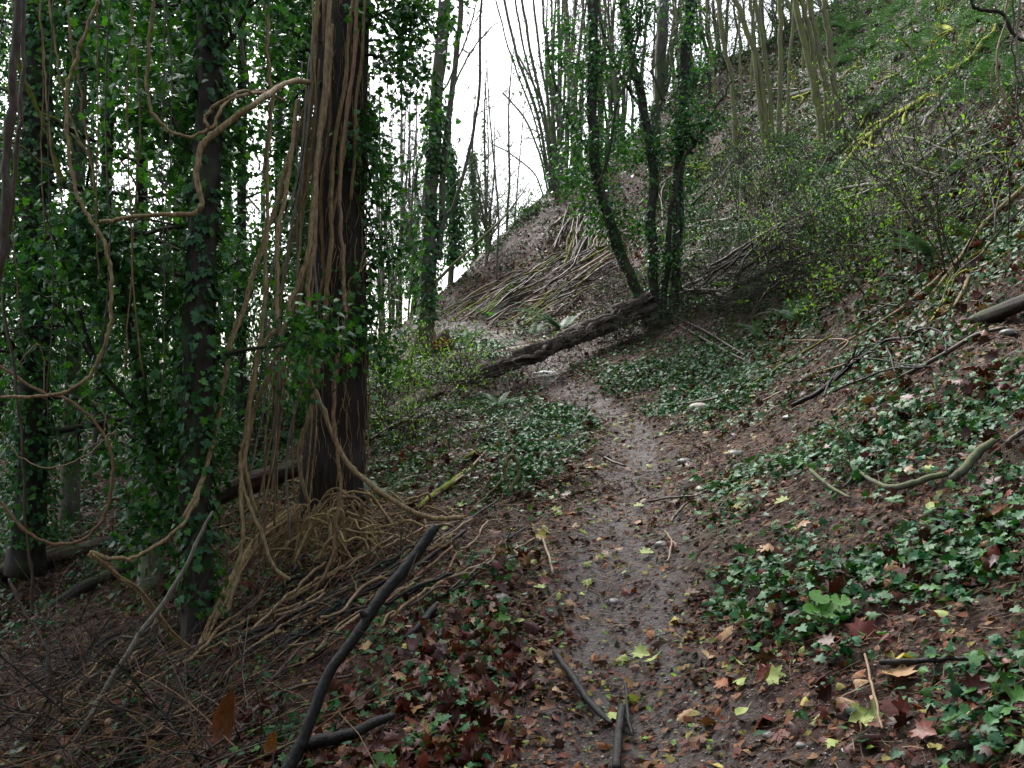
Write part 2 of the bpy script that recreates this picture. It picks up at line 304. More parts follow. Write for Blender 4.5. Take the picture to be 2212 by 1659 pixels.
# ---------------------------------------------------------------- ground: one sheet, its trodden faces are the path
def graded(lo, hi, c, d0, g):
    out = [c]; 
    while out[-1] < hi: out.append(out[-1]+max(d0, g*abs(out[-1]-c)))
    o2 = [c]
    while o2[-1] > lo: o2.append(o2[-1]-max(d0, g*abs(o2[-1]-c)))
    return np.array(o2[:0:-1]+out)
gx = graded(-420, 420, .8, .04, .0085); gy = np.concatenate([graded(-60, 2.4, 2.4, .08, .06)[:-1], graded(2.4, 500, 2.4, .035, .0085)[1:]])
gy = np.unique(gy[(np.diff(gy, prepend=-999) > .01)])
XX, YY = np.meshgrid(gx, gy, indexing='ij'); ZZ = H(XX, YY); nx, ny = XX.shape
VV = np.stack([XX, YY, ZZ], -1).reshape(-1, 3); ii, jj = np.meshgrid(np.arange(nx-1), np.arange(ny-1), indexing='ij')
QQ = np.stack([ii*ny+jj, (ii+1)*ny+jj, (ii+1)*ny+jj+1, ii*ny+jj+1], -1).reshape(-1, 4)
PD = pathd(XX, YY).ravel(); TR = np.clip((1.35-PD)/.7, 0, 1)*((YY.ravel() < 24) & (YY.ravel() > -4)); onp = (PD[QQ].mean(1) < 1.0) & (YY.ravel()[QQ[:, 0]] < 22) & (YY.ravel()[QQ[:, 0]] > -4)
for nm, sel in (('hillside', ~onp), ('path', onp)):
    q = QQ[sel]; ids, inv = np.unique(q, return_inverse=True); mb = MB(); mb.add(VV[ids], inv.reshape(-1, 4)); o = mb.build(nm, GM, origin=(0, 0, 0)); tag(o, kind='structure')
    a = o.data.attributes.new('trodden', 'FLOAT', 'POINT'); a.data.foreach_set('value', TR[ids].astype(np.float32))
def gnormal(x, y):
    e = .15; dx = (H0(x+e, y)-H0(x-e, y))/(2*e); dy = (H0(x, y+e)-H0(x, y-e))/(2*e); return norm(np.stack([-dx, -dy, np.ones_like(dx)], -1))
def scatter(n_per, ylo, yhi, xpad=1.15):
    """random ground points seen by the camera's wedge, n_per square metre"""
    k = 0.5777*xpad; A = k*(yhi**2-ylo**2); n = int(n_per*A); y = np.sqrt(RNG.random(n)*(yhi**2-ylo**2)+ylo**2); x = (RNG.random(n)*2-1)*k*y+.0
    return x, y
def rpx(w, y): return max(.5*w*y/F, .0015)

# ---------------------------------------------------------------- curves traced from the photograph, set at a real distance
def curve(pts, y0, y1=None):
    """picture points at a distance running evenly from y0 to y1; 'g' = where that end meets the ground"""
    if isinstance(y0, list):
        c = curve(pts, 1.0, 2.0)[:, 1]-1; return np.array([P(u, v, yy) for (u, v), yy in zip(pts, np.interp(c, np.linspace(0, 1, len(y0)), y0))])
    if y0 == 'g': y0 = G(*pts[0])[1]
    if y1 is None: y1 = y0
    if y1 == 'g': y1 = G(*pts[-1])[1]
    a = np.array(pts, float); d = np.concatenate([[0], np.cumsum(np.hypot(*np.diff(a, axis=0).T))]); d /= d[-1]
    return np.array([P(u, v, y0+(y1-y0)*t) for (u, v), t in zip(pts, d)])
def onground(pts, lift=.02): return np.array([G(u, v, lift) for u, v in pts])
def rise(c, extra, spread=0):
    """carry a stem on above the top of the frame in its last direction"""
    d = norm(c[-1]-c[-2]); d = norm(d+np.array([0, 0, .4])); return np.concatenate([c, [c[-1]+d*extra*.5, c[-1]+d*extra+np.array([spread, 0, 0])]])
def twig(mb, p, d, L, r, lev, n=4, rng=RNG, droop=0.0):
    k = 4 if lev else 3; q = [p]; dd = norm(d)
    for i in range(k):
        dd = norm(dd+rng.normal(size=3)*.16+np.array([0, 0, -droop])); q.append(q[-1]+dd*L/k)
    tube(mb, q, [r, r*.35], n, 2 if lev > 1 else 1)
    tips = [q[-1]]
    if lev:
        for i in range(rng.integers(2, 5)):
            t = rng.uniform(.25, .95)*k; j = int(t); o = q[j]+(q[j+1]-q[j])*(t-j) if j < k else q[-1]
            nd = norm(dd*.9+rng.normal(size=3)*.6); tips += twig(mb, o, nd, L*rng.uniform(.35, .6), r*.5, lev-1, 3, rng, droop)
    return tips
def ivysleeve(mb, line, rad, dens, size, tpl, t0=0, t1=1, out=.06, rng=RNG, bare=0):
    """ivy leaves clothing a stem; dens = leaves per metre of stem"""
    line = np.asarray(line); L = np.concatenate([[0], np.cumsum(np.linalg.norm(np.diff(line, axis=0), axis=1))]); n = int(dens*L[-1]*(t1-t0))
    s = (rng.random(n)*(t1-t0)+t0)*L[-1]
    cl = vn(s*2.2, line[0][0]*3, 0, 31); keep = rng.random(n) < .65+.6*cl; s = s[keep]; n = len(s)
    c = np.stack([np.interp(s, L, line[:, k]) for k in range(3)], 1); r = np.interp(s, L, rad)
    a = rng.random(n)*2*np.pi; a = np.where((np.sin(a) < -.25) & (rng.random(n) < bare), -a, a); w = np.stack([np.cos(a), np.sin(a), np.zeros(n)], 1)
    o = out*np.abs(rng.normal(size=n))*(1+.8*vn(s*3, a*1.2, 0, 33)); c = c+w*(r+np.clip(o, .004, .5))[:, None]
    leaves(mb, c, w+np.array([0, 0, .45])+rng.normal(size=(n, 3))*.35, size*rng.uniform(.6, 1.25, n), tpl, (0, 0, -1), rng=rng)
def clump(mb, pts, n, spread, size, tpl, rng=RNG):
    """leaf clumps hung about the points pts"""
    pts = np.asarray(pts); i = rng.integers(0, len(pts), n); o = rng.normal(size=(n, 3))*spread; c = pts[i]+o
    leaves(mb, c, norm(o)*.6+np.array([0, 0, .5])+rng.normal(size=(n, 3))*.5, size*rng.uniform(.6, 1.25, n), tpl, (0, 0, -1), rng=rng)
def ivytree(name, label, cat, pts, y, w, n_ivy=0, spread=.8, mat='dark', group=None, top=5., size=.055, tpl=HEXL, sleeve=250, blen=1.2, nb=14, hs=(.15, 1), leaf='ivy', out=.07, wob=0.0, ridge=.12, yend=None, nseg=10, crown='ivy', bare=0, fwd=1., lx=0):
    c = curve(pts, y, yend)
    if y == 'g': c[0] = G(*pts[0], -.12)
    c = rise(c, top) if top else c
    yy = c[0][1]; r = np.linspace(rpx(w[0], yy), rpx(w[1], yy), len(c)); r[0] *= 1.2
    t = thing(name, c[0], label, cat, group); mb = MB(); line, rr = tube(mb, c, r, nseg, 5, wob=wob, ridge=ridge, seed=len(COL.objects)); mb.build('trunk', M[mat], t)
    lf = MB()
    if sleeve: ivysleeve(lf, line, rr, sleeve, size, tpl, hs[0], hs[1], out, bare=bare)
    if nb:
        tips = []
        for k in range(nb):
            s = RNG.uniform(max(.2, hs[0]), hs[1])*(len(line)-1); p = line[int(s)]; a = RNG.random()*2*math.pi
            sy = math.sin(a); sy = sy if sy > 0 or RNG.random() < fwd else -sy
            cx = math.cos(a); cx = -abs(cx) if RNG.random() < lx else cx; d = np.array([cx, sy, RNG.uniform(-.1, .7)]); bm = MB()
            tips.append(np.array(twig(bm, p, d, blen*RNG.uniform(.5, 1.2), rr[int(s)]*.22+.004, 2, droop=.04))); bm.build('branch', M[mat], t)
        if n_ivy:
            per = n_ivy//nb
            for tp in tips: clump(lf, tp, int(per*RNG.uniform(.3, 1.8)), spread*RNG.uniform(.10, .26), size, tpl)
    if lf.v: lf.build(crown, M[leaf], t)
    return t, line, rr

# ================================================================ the big vine-hung trunk
def build_main():
    c = np.array([G(716, 1112, -.25), P(717, 1050, 8.1), P(727, 940, 8.1), P(732, 800, 8.1), P(730, 620, 8.1), P(731, 420, 8.1), P(738, 200, 8.1), P(744, 0, 8.1), P(752, -400, 8.1), P(765, -1100, 8.1)])
    w = [150, 136, 122, 122, 118, 112, 108, 104, 95, 70]; t = thing('ivy_clad_tree', c[0]+[0, 0, .25], 'widest tree, thick dark brown trunk hung with tan vines left of the path', 'tree')
    mb = MB(); line, rr = tube(mb, c, [rpx(a, 8.1) for a in w], 72, 26, ridge=.055, seed=3)
    V = mb.v[0]; k = np.clip((3.0-V[:, 2])/2.0, 0, 1)                       # rolled scars low on the trunk
    ax = np.stack([np.interp(V[:, 2], line[:, 2], line[:, q]) for q in (0, 1)], 1); dd = V[:, :2]-ax
    bul = 1+.07*k*np.sin(V[:, 2]*15+3*vn(V[:, 0]*2, V[:, 1]*2, V[:, 2]*2, 8))*(.5+.5*vn(V[:, 0]*3, V[:, 1]*3, V[:, 2]*3, 9))
    V[:, :2] = ax+dd*bul[:, None]; mb.build('trunk', M['bark'], t)
    fb = MB()                                                              # shaggy dead rootlets all over the bark
    for k in range(520):
        z = RNG.uniform(.9, 6.3); a = RNG.uniform(0, 2*math.pi); r = np.interp(z, line[:, 2], rr); cx, cy = np.interp(z, line[:, 2], line[:, 0]), np.interp(z, line[:, 2], line[:, 1])
        q = []; 
        for j in range(5):
            q.append((cx+math.cos(a)*(r*1.03+.012), cy+math.sin(a)*(r*1.03+.012), z)); z -= RNG.uniform(.04, .14); a += RNG.normal()*.07
        tube(fb, q, RNG.uniform(.0015, .005), 3, 1)
    fb.build('hanging_rootlets', M['vine'], t)
    lf = MB()
    tips = []
    for (u, v, uu, vv, yy) in [(760,-60,900,60,7.9),(760,60,960,20,8.3),(765,120,880,180,7.8),(770,220,822,300,8.0),(770,330,808,420,7.9),(770,440,812,520,8.1),(770,560,800,640,8.2),(770,250,812,380,8.6),(770,100,860,120,8.8),(765,-100,850,-40,8.4),(770,640,806,730,7.9),
                               (690,80,620,40,8.3),(690,200,610,240,8.6),(690,330,640,400,8.7),(690,480,640,560,8.8),(690,620,630,690,8.6),(690,-80,600,-60,8.5),(690,140,640,120,8.3),(690,260,640,300,8.4),(690,0,630,20,8.3),(760,-20,930,-40,7.8),(760,0,900,130,8.2)]:
        a, b = P(u, v, 8.1), P(uu, vv, yy); m = (a+b)/2+[0, 0, .1]; bm = MB(); tube(bm, [a, m, b], [.018, .005], 6, 3, wob=.02)
        tp = [a+(b-a)*s for s in np.linspace(.35, 1, 6)]
        for s in range(5): tp += twig(bm, a+(b-a)*RNG.uniform(.3, 1), RNG.normal(size=3)+norm(b-a), .35, .005, 1)
        bm.build('branch', M['bark'], t); tips.append(np.array(tp))
    for tp in tips: clump(lf, tp, 330, .09, .055, IVY)
    ivysleeve(lf, line[line[:, 2] > 2.4], rr[line[:, 2] > 2.4], 120, .055, IVY, out=.05, bare=.93)
    lo = line[(line[:, 2] > .9) & (line[:, 2] < 2.6)]; ivysleeve(lf, lo, rr[:len(lo)], 45, .05, IVY, out=.03, bare=.6)
    lf.build('ivy', M['ivy'], t)
build_main()

# ================================================================ hanging vines, each one traced
VG = 'vines hanging around the thick trunk'
def vine(label, pts, y0, y1=None, w=11, mat='vine', group=VG, name='hanging_vine', rings=True, cat='vine', ivy=0):
    c = curve(pts, y0, y1); a = (c[0][1]+c[-1][1])/2; ws = [w]*len(c) if np.isscalar(w) else np.interp(np.linspace(0, 1, len(c)), np.linspace(0, 1, len(w)), w); r = [rpx(x*.76, yy) for x, yy in zip(ws, c[:, 1])]
    mb = MB(); q, rr = tube(mb, c, r, 8, 6, wob=.012, ridge=.10, seed=len(COL.objects), fray=rings and min(r) > .009); o = mb.build(name, M[mat]); tag(o, label, cat, group)
    return o
vine('tan vine looping from the trunk down left past the ivy leaves to a swinging bow', [(216,479),(252,475),(288,466),(342,464),(396,463),(425,455),(436,439),(428,403),(425,360),(436,317),(457,292),(504,259),(558,216),(612,184),(644,173),(680,182)], [5.7,5.72,5.75,5.8,5.95,7.7], None, [10,11,11,12,13,13,14,15,16,17,18,17,16,15,15,14])
vine('tan vine bent sharply at the trunk and slanting down left to the ground', [(668,178),(668,216),(655,252),(630,324),(612,378),(594,450),(569,522),(547,594),(529,657),(497,747),(482,837),(464,945),(443,1017),(400,1121)], 7.75, 6.0, 14)
vine('long vine curving down at the far left and back out of the edge', [(212,0),(194,47),(173,104),(151,162),(144,202),(146,288),(155,367),(166,421),(194,472),(216,504),(230,540),(241,603),(241,686),(230,733),(209,790),(173,830),(126,851),(72,859),(-20,856)], 5.8, 5.6, 10, 'vine')
vine('grey brown vine sweeping down and up in a wide U across the dark tree', [(335,-20),(324,90),(317,180),(324,230),(346,263),(378,288),(414,295),(443,284),(464,266),(479,234),(504,212),(540,200),(572,198),(612,216)], [5.6,5.65,5.7,5.9,7.2], None, 9)
vine('short hooked vine curling over the left end of the big loop', [(450,276),(446,252),(461,230),(497,207),(522,198),(562,202),(606,196)], [5.75,5.8,6.6], None, [9,9,9,9,8,8,8])
vine('pale grey smooth vine coming straight down from the top onto the loop', [(500,-30),(504,0),(518,72),(529,144),(540,184),(562,205)], 7.2, 7.4, 12, 'greyvine')
vine('straight tan vine hanging left of the trunk from the top to the ground', [(562,-30),(576,36),(580,144),(587,202),(583,288),(576,360),(580,468),(574,540),(572,639),(562,747),(544,855),(533,963),(522,1035),(536,1090),(560,1142),(590,1217),(625,1252)], 6.9, 6.2, 11)
vine('knobbly tan vine hanging from the bend with a kink above the middle', [(644,216),(637,252),(634,306),(626,360),(616,430),(600,500),(600,590),(598,675),(590,718),(558,761),(547,812),(536,884),(526,956),(518,999),(522,1121),(525,1162),(515,1212),(510,1262),(490,1322)], [7.6,7.0,6.6,6.3,6.1], None, 12)
vine('thick straw coloured vine slanting down left across the front of its neighbours', [(716,-30),(706,120),(695,250),(684,360),(670,504),(663,560),(649,603),(627,650),(613,711),(591,783),(570,837),(548,891),(530,981),(534,1035),(552,1107)], [7.65,7.4,7.0,6.7,6.6], None, 13)
vine('tan vine down the left edge of the trunk sweeping far out right along the ground', [(716,54),(713,144),(698,252),(684,360),(680,470),(678,531),(667,603),(663,693),(670,801),(685,855),(714,927),(742,988),(775,1024),(804,1050),(845,1078),(880,1100),(925,1117),(960,1121),(1000,1116)], 7.7, 6.5, 14)
vine('tan vine hanging across the face of the trunk to its left foot', [(767,-30),(752,90),(745,180),(727,288),(716,396),(714,470),(716,531),(706,621),(698,711),(688,783),(684,819),(670,891),(652,945),(648,1017),(667,1089)], 7.72, 7.6, 12)
vine('reddish vine hanging down the middle of the trunk face to the ground', [(772,-30),(763,144),(742,288),(734,396),(734,470),(739,531),(742,621),(746,682),(735,747),(721,837),(721,909),(732,999),(735,1062),(727,1120),(725,1162),(715,1212),(675,1282)], 7.68, 6.3, 11, 'rvine')
vine('slender vine crossing the trunk face from upper right to lower left', [(775,60),(757,200),(745,330),(722,450),(708,560),(690,640),(672,700)], 7.74, 7.74, 6)
vine('red brown vine rising along the front of the trunk from its middle', [(700,0),(703,90),(712,210),(706,320),(694,430),(699,560),(712,650)], 7.73, 7.73, 9, 'rvine')
vine('thin vine winding round the right side of the trunk', [(790,540),(770,600),(745,640),(728,700),(742,760),(764,800)], 7.74, 7.74, 5)
vine('stout tan vine with frayed bark at the left side of the trunk top', [(690,-30),(682,60),(676,140),(672,200),(664,300),(652,420)], 7.65, 7.6, 15)
vine('tan stem pressed to the right side of the trunk top', [(790,-30),(782,100),(770,230),(766,330),(758,430)], 7.78, 7.78, 9)
vine('brown vine forked off low on the right face of the trunk', [(792,560),(776,590),(756,608),(750,680),(742,740)], 7.75, 7.75, 6)
vine('brown vine hanging behind the long red brown vine', [(144,-20),(155,108),(173,180),(180,252),(194,324),(205,396),(212,500)], 7.2, 7.0, 7, 'rvine')
vine('slender grey brown vine at the upper left among dark leaves', [(104,-20),(119,108),(130,173),(151,252),(173,306),(198,353),(205,450),(216,540),(236,640),(246,700)], 6.8, 6.8, 6)
vine('faint brown vine hanging in front of the dark trunk at the left', [(86,-20),(92,100),(100,200),(112,330),(130,420),(150,520)], 7.0, 7.0, 5)
LG = 'vines hanging at the left edge'
vine('long hanging vine with a lean near the lower left edge', [(22,460),(14,553),(7,639),(22,747),(36,855),(50,999),(54,1121),(66,1240),(70,1330)], 6.2, 6.0, 8, 'stick', LG)
vine('thin slack vine sagging low across the lower left', [(-20,915),(4,945),(29,974),(58,995),(94,1010),(144,1003),(180,985),(216,959),(246,930)], 5.8, 5.9, 4, 'tan', LG)
vine('dark brown vine arching from the left edge down to a swag over the fallen logs', [(-20,780),(36,815),(90,848),(137,859),(173,880),(202,909),(234,959),(245,1017),(240,1062),(222,1122),(185,1162),(140,1177),(90,1167),(50,1142),(-20,1060)], 6.2, 6.0, [9,9,9,9,8,8,8,9,9,9,9,9,9,9,8], 'rvine', LG)
vine('thin hooked vine loop beside the slender dark tree', [(200,864),(218,880),(226,905),(224,932),(210,955),(192,968),(170,975)], 6.2, 6.2, 4, 'tan', LG)
vine('thin arc of vine across the lower left leaves', [(40,790),(62,760),(84,745),(95,790),(97,860)], 6.2, 6.2, 4, 'tan', LG)
vine('pair of thick brown stems rising out of the left edge, the nearer one', [(-30,700),(3,560),(12,400),(25,200),(38,60),(42,-40)], 4.2, 4.2, [26,26,24,22,21,20], 'stick', LG)
vine('pair of thick brown stems rising out of the left edge, the thinner one behind', [(-6,620),(20,480),(32,360),(44,240),(50,120),(52,-40)], 4.8, 4.8, 11, 'stick', LG)
vine('bowed brown vine at the bottom left corner ending in a pale broken tip', [(20,1250),(40,1300),(62,1340),(88,1378),(104,1410),(106,1450),(102,1500),(108,1520),(98,1550),(88,1570)], 5.3, 5.1, 9, 'stick', LG)
vine('vine sagging from the dark leaning tree to a frayed end at the left', [(434,1050),(415,1102),(380,1147),(325,1187),(280,1207),(240,1205),(195,1195)], 6.0, 5.5, [8,9,9,10,11,12,13], 'vine', LG)
for lab, pts, y0, y1, w in [('splintered straw coloured vine lying from the frayed end down to the dark tree foot', [(195,1197),(230,1222),(260,1247),(300,1277),(340,1327),(380,1377),(425,1407)], 5.5, 5.95, 12),
                            ('thick frayed vine arching from the trunk foot down left to the ground', [(662,1092),(640,1096),(615,1117),(565,1157),(530,1207),(495,1262),(465,1327),(437,1402)], 7.3, 6.0, 15)]:
    c = curve(pts, y0, y1); mb = MB(); r = rpx(w, c[0][1])
    for k in range(9):
        o = RNG.normal(size=3)*r*.55; e = RNG.normal(size=(len(c), 3))*r*.35; a = RNG.integers(0, 2); b = len(c)-RNG.integers(0, 2)
        tube(mb, (c+o+e)[a:b], r*RNG.uniform(.2, .5), 5, 4, ridge=.2, seed=k)
    for k in range(10):
        p = c[RNG.integers(0, len(c))]; twig(mb, p, RNG.normal(size=3)+[0, 0, -.3], .18, .003, 0)
    tag(mb.build('frayed_vine', M['straw']), lab, 'vine', VG)
for k in range(12):                                                        # slimmer strands of the same fan
    u0, u1 = RNG.uniform(645, 700), RNG.uniform(470, 700); v0, v1 = RNG.uniform(-30, 420), RNG.uniform(1060, 1200); b = RNG.uniform(-25, 25)
    vine('slim tan strand fanning down with the thicker vines from the trunk to the root heap', [(u0, v0),(u0*.8+u1*.2+b*.3, v0*.75+v1*.25),(u0*.52+u1*.48-b, v0*.5+v1*.5),(u0*.25+u1*.75+b, v0*.25+v1*.75),(u1, v1)], 7.6, 6.4+.9*(u1-470)/230, RNG.uniform(3.5, 7), ['vine', 'rvine', 'greyvine'][k % 3], rings=False)
for k in range(10):
    u = RNG.uniform(10, 420); v1 = RNG.uniform(500, 1000); b = RNG.uniform(-20, 20)
    vine('slim hanging strand among the dark left hand leaves', [(u, -30),(u+b, v1*.35),(u+b*.2, v1*.7),(u+b*1.5, v1)], 5.9, 5.9, RNG.uniform(3, 5), ['stick', 'rvine'][k % 2], 'slim strands hanging in the left wood', rings=False)
# heap of roots and vine lengths at the foot of the trunk: separate lengths, nobody could lift one without the rest showing
hp = [(u, v) for u, v in zip(RNG.normal(720, 110, 150), RNG.normal(1150, 42, 150)) if 500 < u < 1010 and 1075 < v < 1270]
for k, (u, v) in enumerate(hp[:95]):
    p = G(u, v); L = RNG.uniform(.25, .8); a = RNG.normal(.15, .55); d = np.array([math.cos(a), -math.sin(a)*.6, 0])*RNG.choice([-1, 1]); hgt = RNG.uniform(.03, .28)*(1.5 if abs(u-700) < 90 else .7)
    q = [p+d*L*(s-.5)+np.array([0, 0, 4*hgt*s*(1-s)])+RNG.normal(size=3)*.03 for s in np.linspace(0, 1, 6)]
    for z in q: z[2] = max(z[2], float(H(z[0], z[1]))+.01)
    mb = MB(); tube(mb, q, RNG.uniform(.004, .013), 6, 4, wob=.01, ridge=.12, seed=k); tag(mb.build('dead_vine_length', M[['vine', 'straw', 'rvine', 'straw'][k % 4]]),
        'tan dead vine length arching in the tangled heap at the foot of the thick trunk', 'vine', 'dead vine lengths heaped at the trunk foot')
mb = MB()
for k in range(520):
    u, v = RNG.normal(700, 120), RNG.normal(1165, 55)
    if v < 1060 or u > 1000: continue
    p = G(u, v); L = RNG.uniform(.08, .35); a = RNG.uniform(0, 6.28); d = np.array([math.cos(a), math.sin(a)*.5, 0]); z = RNG.uniform(0, .16)
    q = [p+d*L*(s-.5)+np.array([0, 0, z+.05*math.sin(s*5)])+RNG.normal(size=3)*.012 for s in np.linspace(0, 1, 4)]; tube(mb, q, RNG.uniform(.001, .0035), 3, 2)
for k in range(150):                                                        # fine strands hanging down over the leaning bundle
    u, v = RNG.uniform(610, 740), RNG.uniform(1085, 1130); p = P(u, v, 7.4); q = [p]
    for s in range(5): q.append(q[-1]+np.array([RNG.normal(-.02, .03), -.05, -RNG.uniform(.05, .13)]))
    for z in q: z[2] = max(z[2], float(H(z[0], z[1]))+.005)
    tube(mb, q, RNG.uniform(.001, .004), 3, 1)
tag(mb.build('loose_bark_fibre', M['straw']), 'loose straw coloured bark fibre strewn round the foot of the thick trunk', 'fibre', kind='stuff')
o = vine('thick upright loop of mossy root standing beside the path edge', [(1093,1040),(1090,1010),(1095,993),(1108,986),(1119,998),(1117,1030),(1102,1062)], 6.9, 6.9, 12, 'olive', None, 'root_loop', False, 'root')
vine('slender red twig rising in an arc over the root loop beside the path', [(1000,1118),(1050,1071),(1090,1024),(1105,985),(1108,960),(1095,930),(1080,910),(1066,900)], 6.6, 7.4, 4, 'rvine', None, 'arching_twig', False, 'twig')

# ================================================================ ivy-dark trees of the left side
t, line, rr = ivytree('ivy_clad_tree', 'dark ivy clad tree half as wide as the thick trunk, left of the hanging vines', 'tree', [(428,1392),(430,1300),(424,1150),(422,1000),(428,850),(432,700),(436,540),(444,400),(452,250),(452,100),(452,0)], 'g', (66, 50), 5600, .8, 'dark', sleeve=620, bare=.35, fwd=.08, lx=.8, nb=22, size=.06, tpl=IVY, hs=(.04, 1), top=4, blen=.85, out=.07, ridge=.22, nseg=20)
lf = MB(); bmx = MB()
c = curve([(389,1140),(371,1107),(345,1035),(317,909),(295,783),(270,657),(252,594),(216,540),(184,486),(150,400)], 6.9, 6.4)
t = thing('leaning_tree', c[0], 'slender near-black trunk leaning left out of the dark ivy clad tree', 'tree'); mb = MB(); line, rr = tube(mb, c, [rpx(w, 6.7) for w in (30,27,25,22,20,19,18,16,13,8)], 10, 5, ridge=.1); mb.build('trunk', M['dark'], t)
mb = MB(); c2 = curve([(330,960),(299,895),(262,850),(216,801),(185,720),(162,639),(122,531),(95,450)], 6.7, 6.3); tube(mb, c2, [rpx(16, 6.5), rpx(5, 6.5)], 8, 4); mb.build('limb', M['dark'], t)
mb = MB(); c3 = curve([(240,826),(200,780),(150,690),(95,640),(10,610)], 6.5, 6.0); tube(mb, c3, [rpx(9, 6.3), rpx(3, 6.3)], 6, 4); mb.build('limb', M['dark'], t)
lf = MB()
tips = []
for cc in (line[5:40], c2, c3):
    for p in cc[::2]:
        tips += [p+RNG.normal(size=3)*.12 for _ in range(2)]
clump(lf, tips, 1500, .09, .055, IVY)
clump(lf, [P(u, v, 6.5) for u, v in [(175,470),(150,500),(200,470),(230,520),(165,520),(250,600),(290,640),(330,700),(310,830),(350,900),(350,1000),(330,1090),(310,1120),(300,1160),(330,1180)]], 900, .12, .06, IVY)
lf.build('ivy', M['ivy'], t)
ivytree('ivy_clad_tree', 'broad black ivy draped trunk near the left edge of the view', 'tree', [(55,1240),(66,1100),(70,900),(76,700),(80,450),(82,200),(84,0)], 8.8, (66, 50), 12000, 1.2, 'dark', sleeve=900, fwd=.4, nb=26, size=.06, hs=(.03, 1), tpl=HEXL, top=4, blen=1.6, out=.14, nseg=16)
BG = 'ivy laden trees of the left hand wood'
blab = ['leafy ivy tree just right of the broad black trunk near the left edge', 'ivy laden tree filling the gap left of the slender leaning trunk', 'ivy laden tree behind the leaning trunk', 'tall ivy tree left of the dark ivy clad trunk',
        'ivy tree behind the hanging tan vines', 'thin ivy tree behind the straight hanging vine', 'ivy laden tree beyond the left edge of the view', 'distant ivy tree in the far left gap', 'pale slim ivy tree seen between dark trunk and vines', 'distant ivy tree beside the thick trunk on its left', 'ivy tree behind the left flank of the thick trunk', 'low ivy tree in the far left hollow']
for k, (u, vb, y, w, n, sp, b) in enumerate([(150,1120,11,34,13000,1.3,1.7),(215,1000,13,28,11000,1.4,1.8),(300,960,15,30,7000,1.3,1.5),(385,930,16,28,8000,1.3,1.5),(520,930,14,24,7500,1.2,1.3),(598,940,12.5,18,6500,1.0,1.1),(-70,1150,10,50,15000,1.5,1.8),(60,900,17,24,11000,1.6,2.2),(500,860,20,18,5000,1.4,1.5),(640,860,17,20,5000,.8,.9),(655,900,15,20,4500,.8,.7),(-10,930,14,30,13000,1.5,2.0)]):
    dx = RNG.uniform(-30, 30); c0 = G(u, vb); y = c0[1]; vb2 = vb
    ivytree('ivy_clad_tree', blab[k], 'tree', [(u, vb),(u+dx*.2, vb-250),(u+dx*.5, vb-500),(u+dx, 100),(u+dx*1.1, 0)], 'g', (w*1.0, w*.6), int(n*.8), sp*.85, 'dark' if k % 3 else 'grey', BG, top=3.5, size=.06 if y < 13 else .075, tpl=HEXL if y < 13 else DIAM, sleeve=260, nb=18, blen=b, out=.10, hs=(.13, 1), leaf='ivy' if k % 2 else 'ivyfar')
# mossy leaning poles at the upper left
for lab, pts, w in [('mossy pole leaning right at the upper left among ivy', [(36,100),(43,151),(70,210),(100,280),(119,346),(140,400)], 11), ('bright moss covered branch sloping down right at the upper left', [(30,130),(79,234),(126,260),(160,300),(180,330)], 7), ('lower mossy branch reaching in from the left edge', [(-20,290),(47,318),(80,345),(112,358),(136,372)], 8)]:
    vine(lab, pts, 7.2, 7.6, w, 'mossy', 'mossy branches at the upper left', 'mossy_branch', False, 'branch')
# bright young leaves hanging on the left (maple saplings)
for lab, cs, y in [('young sapling with bright green leaves left of the dark ivy clad tree', [(330,200),(300,260),(270,330),(350,340),(300,100),(290,150),(330,420),(160,560),(200,590)], 7.6), ('young sapling with bright green leaves between the vines and thick trunk', [(640,80),(660,60),(620,150),(690,60),(640,400),(650,800),(668,770),(640,830),(700,620)], 8.9)]:
    tp = [P(u, v, y+RNG.uniform(-.3, .3)) for u, v in cs]; b0 = G(cs[0][0]+40, 1000); b0 = np.array([tp[0][0]+.3, y, float(H(tp[0][0]+.3, y))])
    t = thing('sapling', b0, lab, 'sapling'); mb = MB(); top = np.array([b0[0], y, 5.2]); tube(mb, [b0, (b0+top)/2+[.1, 0, 0], top], [.018, .006], 6, 5, wob=.04)
    for p in tp: s = np.array([b0[0], y, p[2]-.2]); tube(mb, [s, (s+p)/2+[0, 0, .08], p], [.007, .002], 4, 3)
    mb.build('trunk', M['dark'], t); lf = MB(); clump(lf, tp, 420, .16, .07, IVY); lf.build('foliage', leafmat('sapling_leaf', [(.03, .11, .015), (.06, .19, .02)], .4, .45), t)

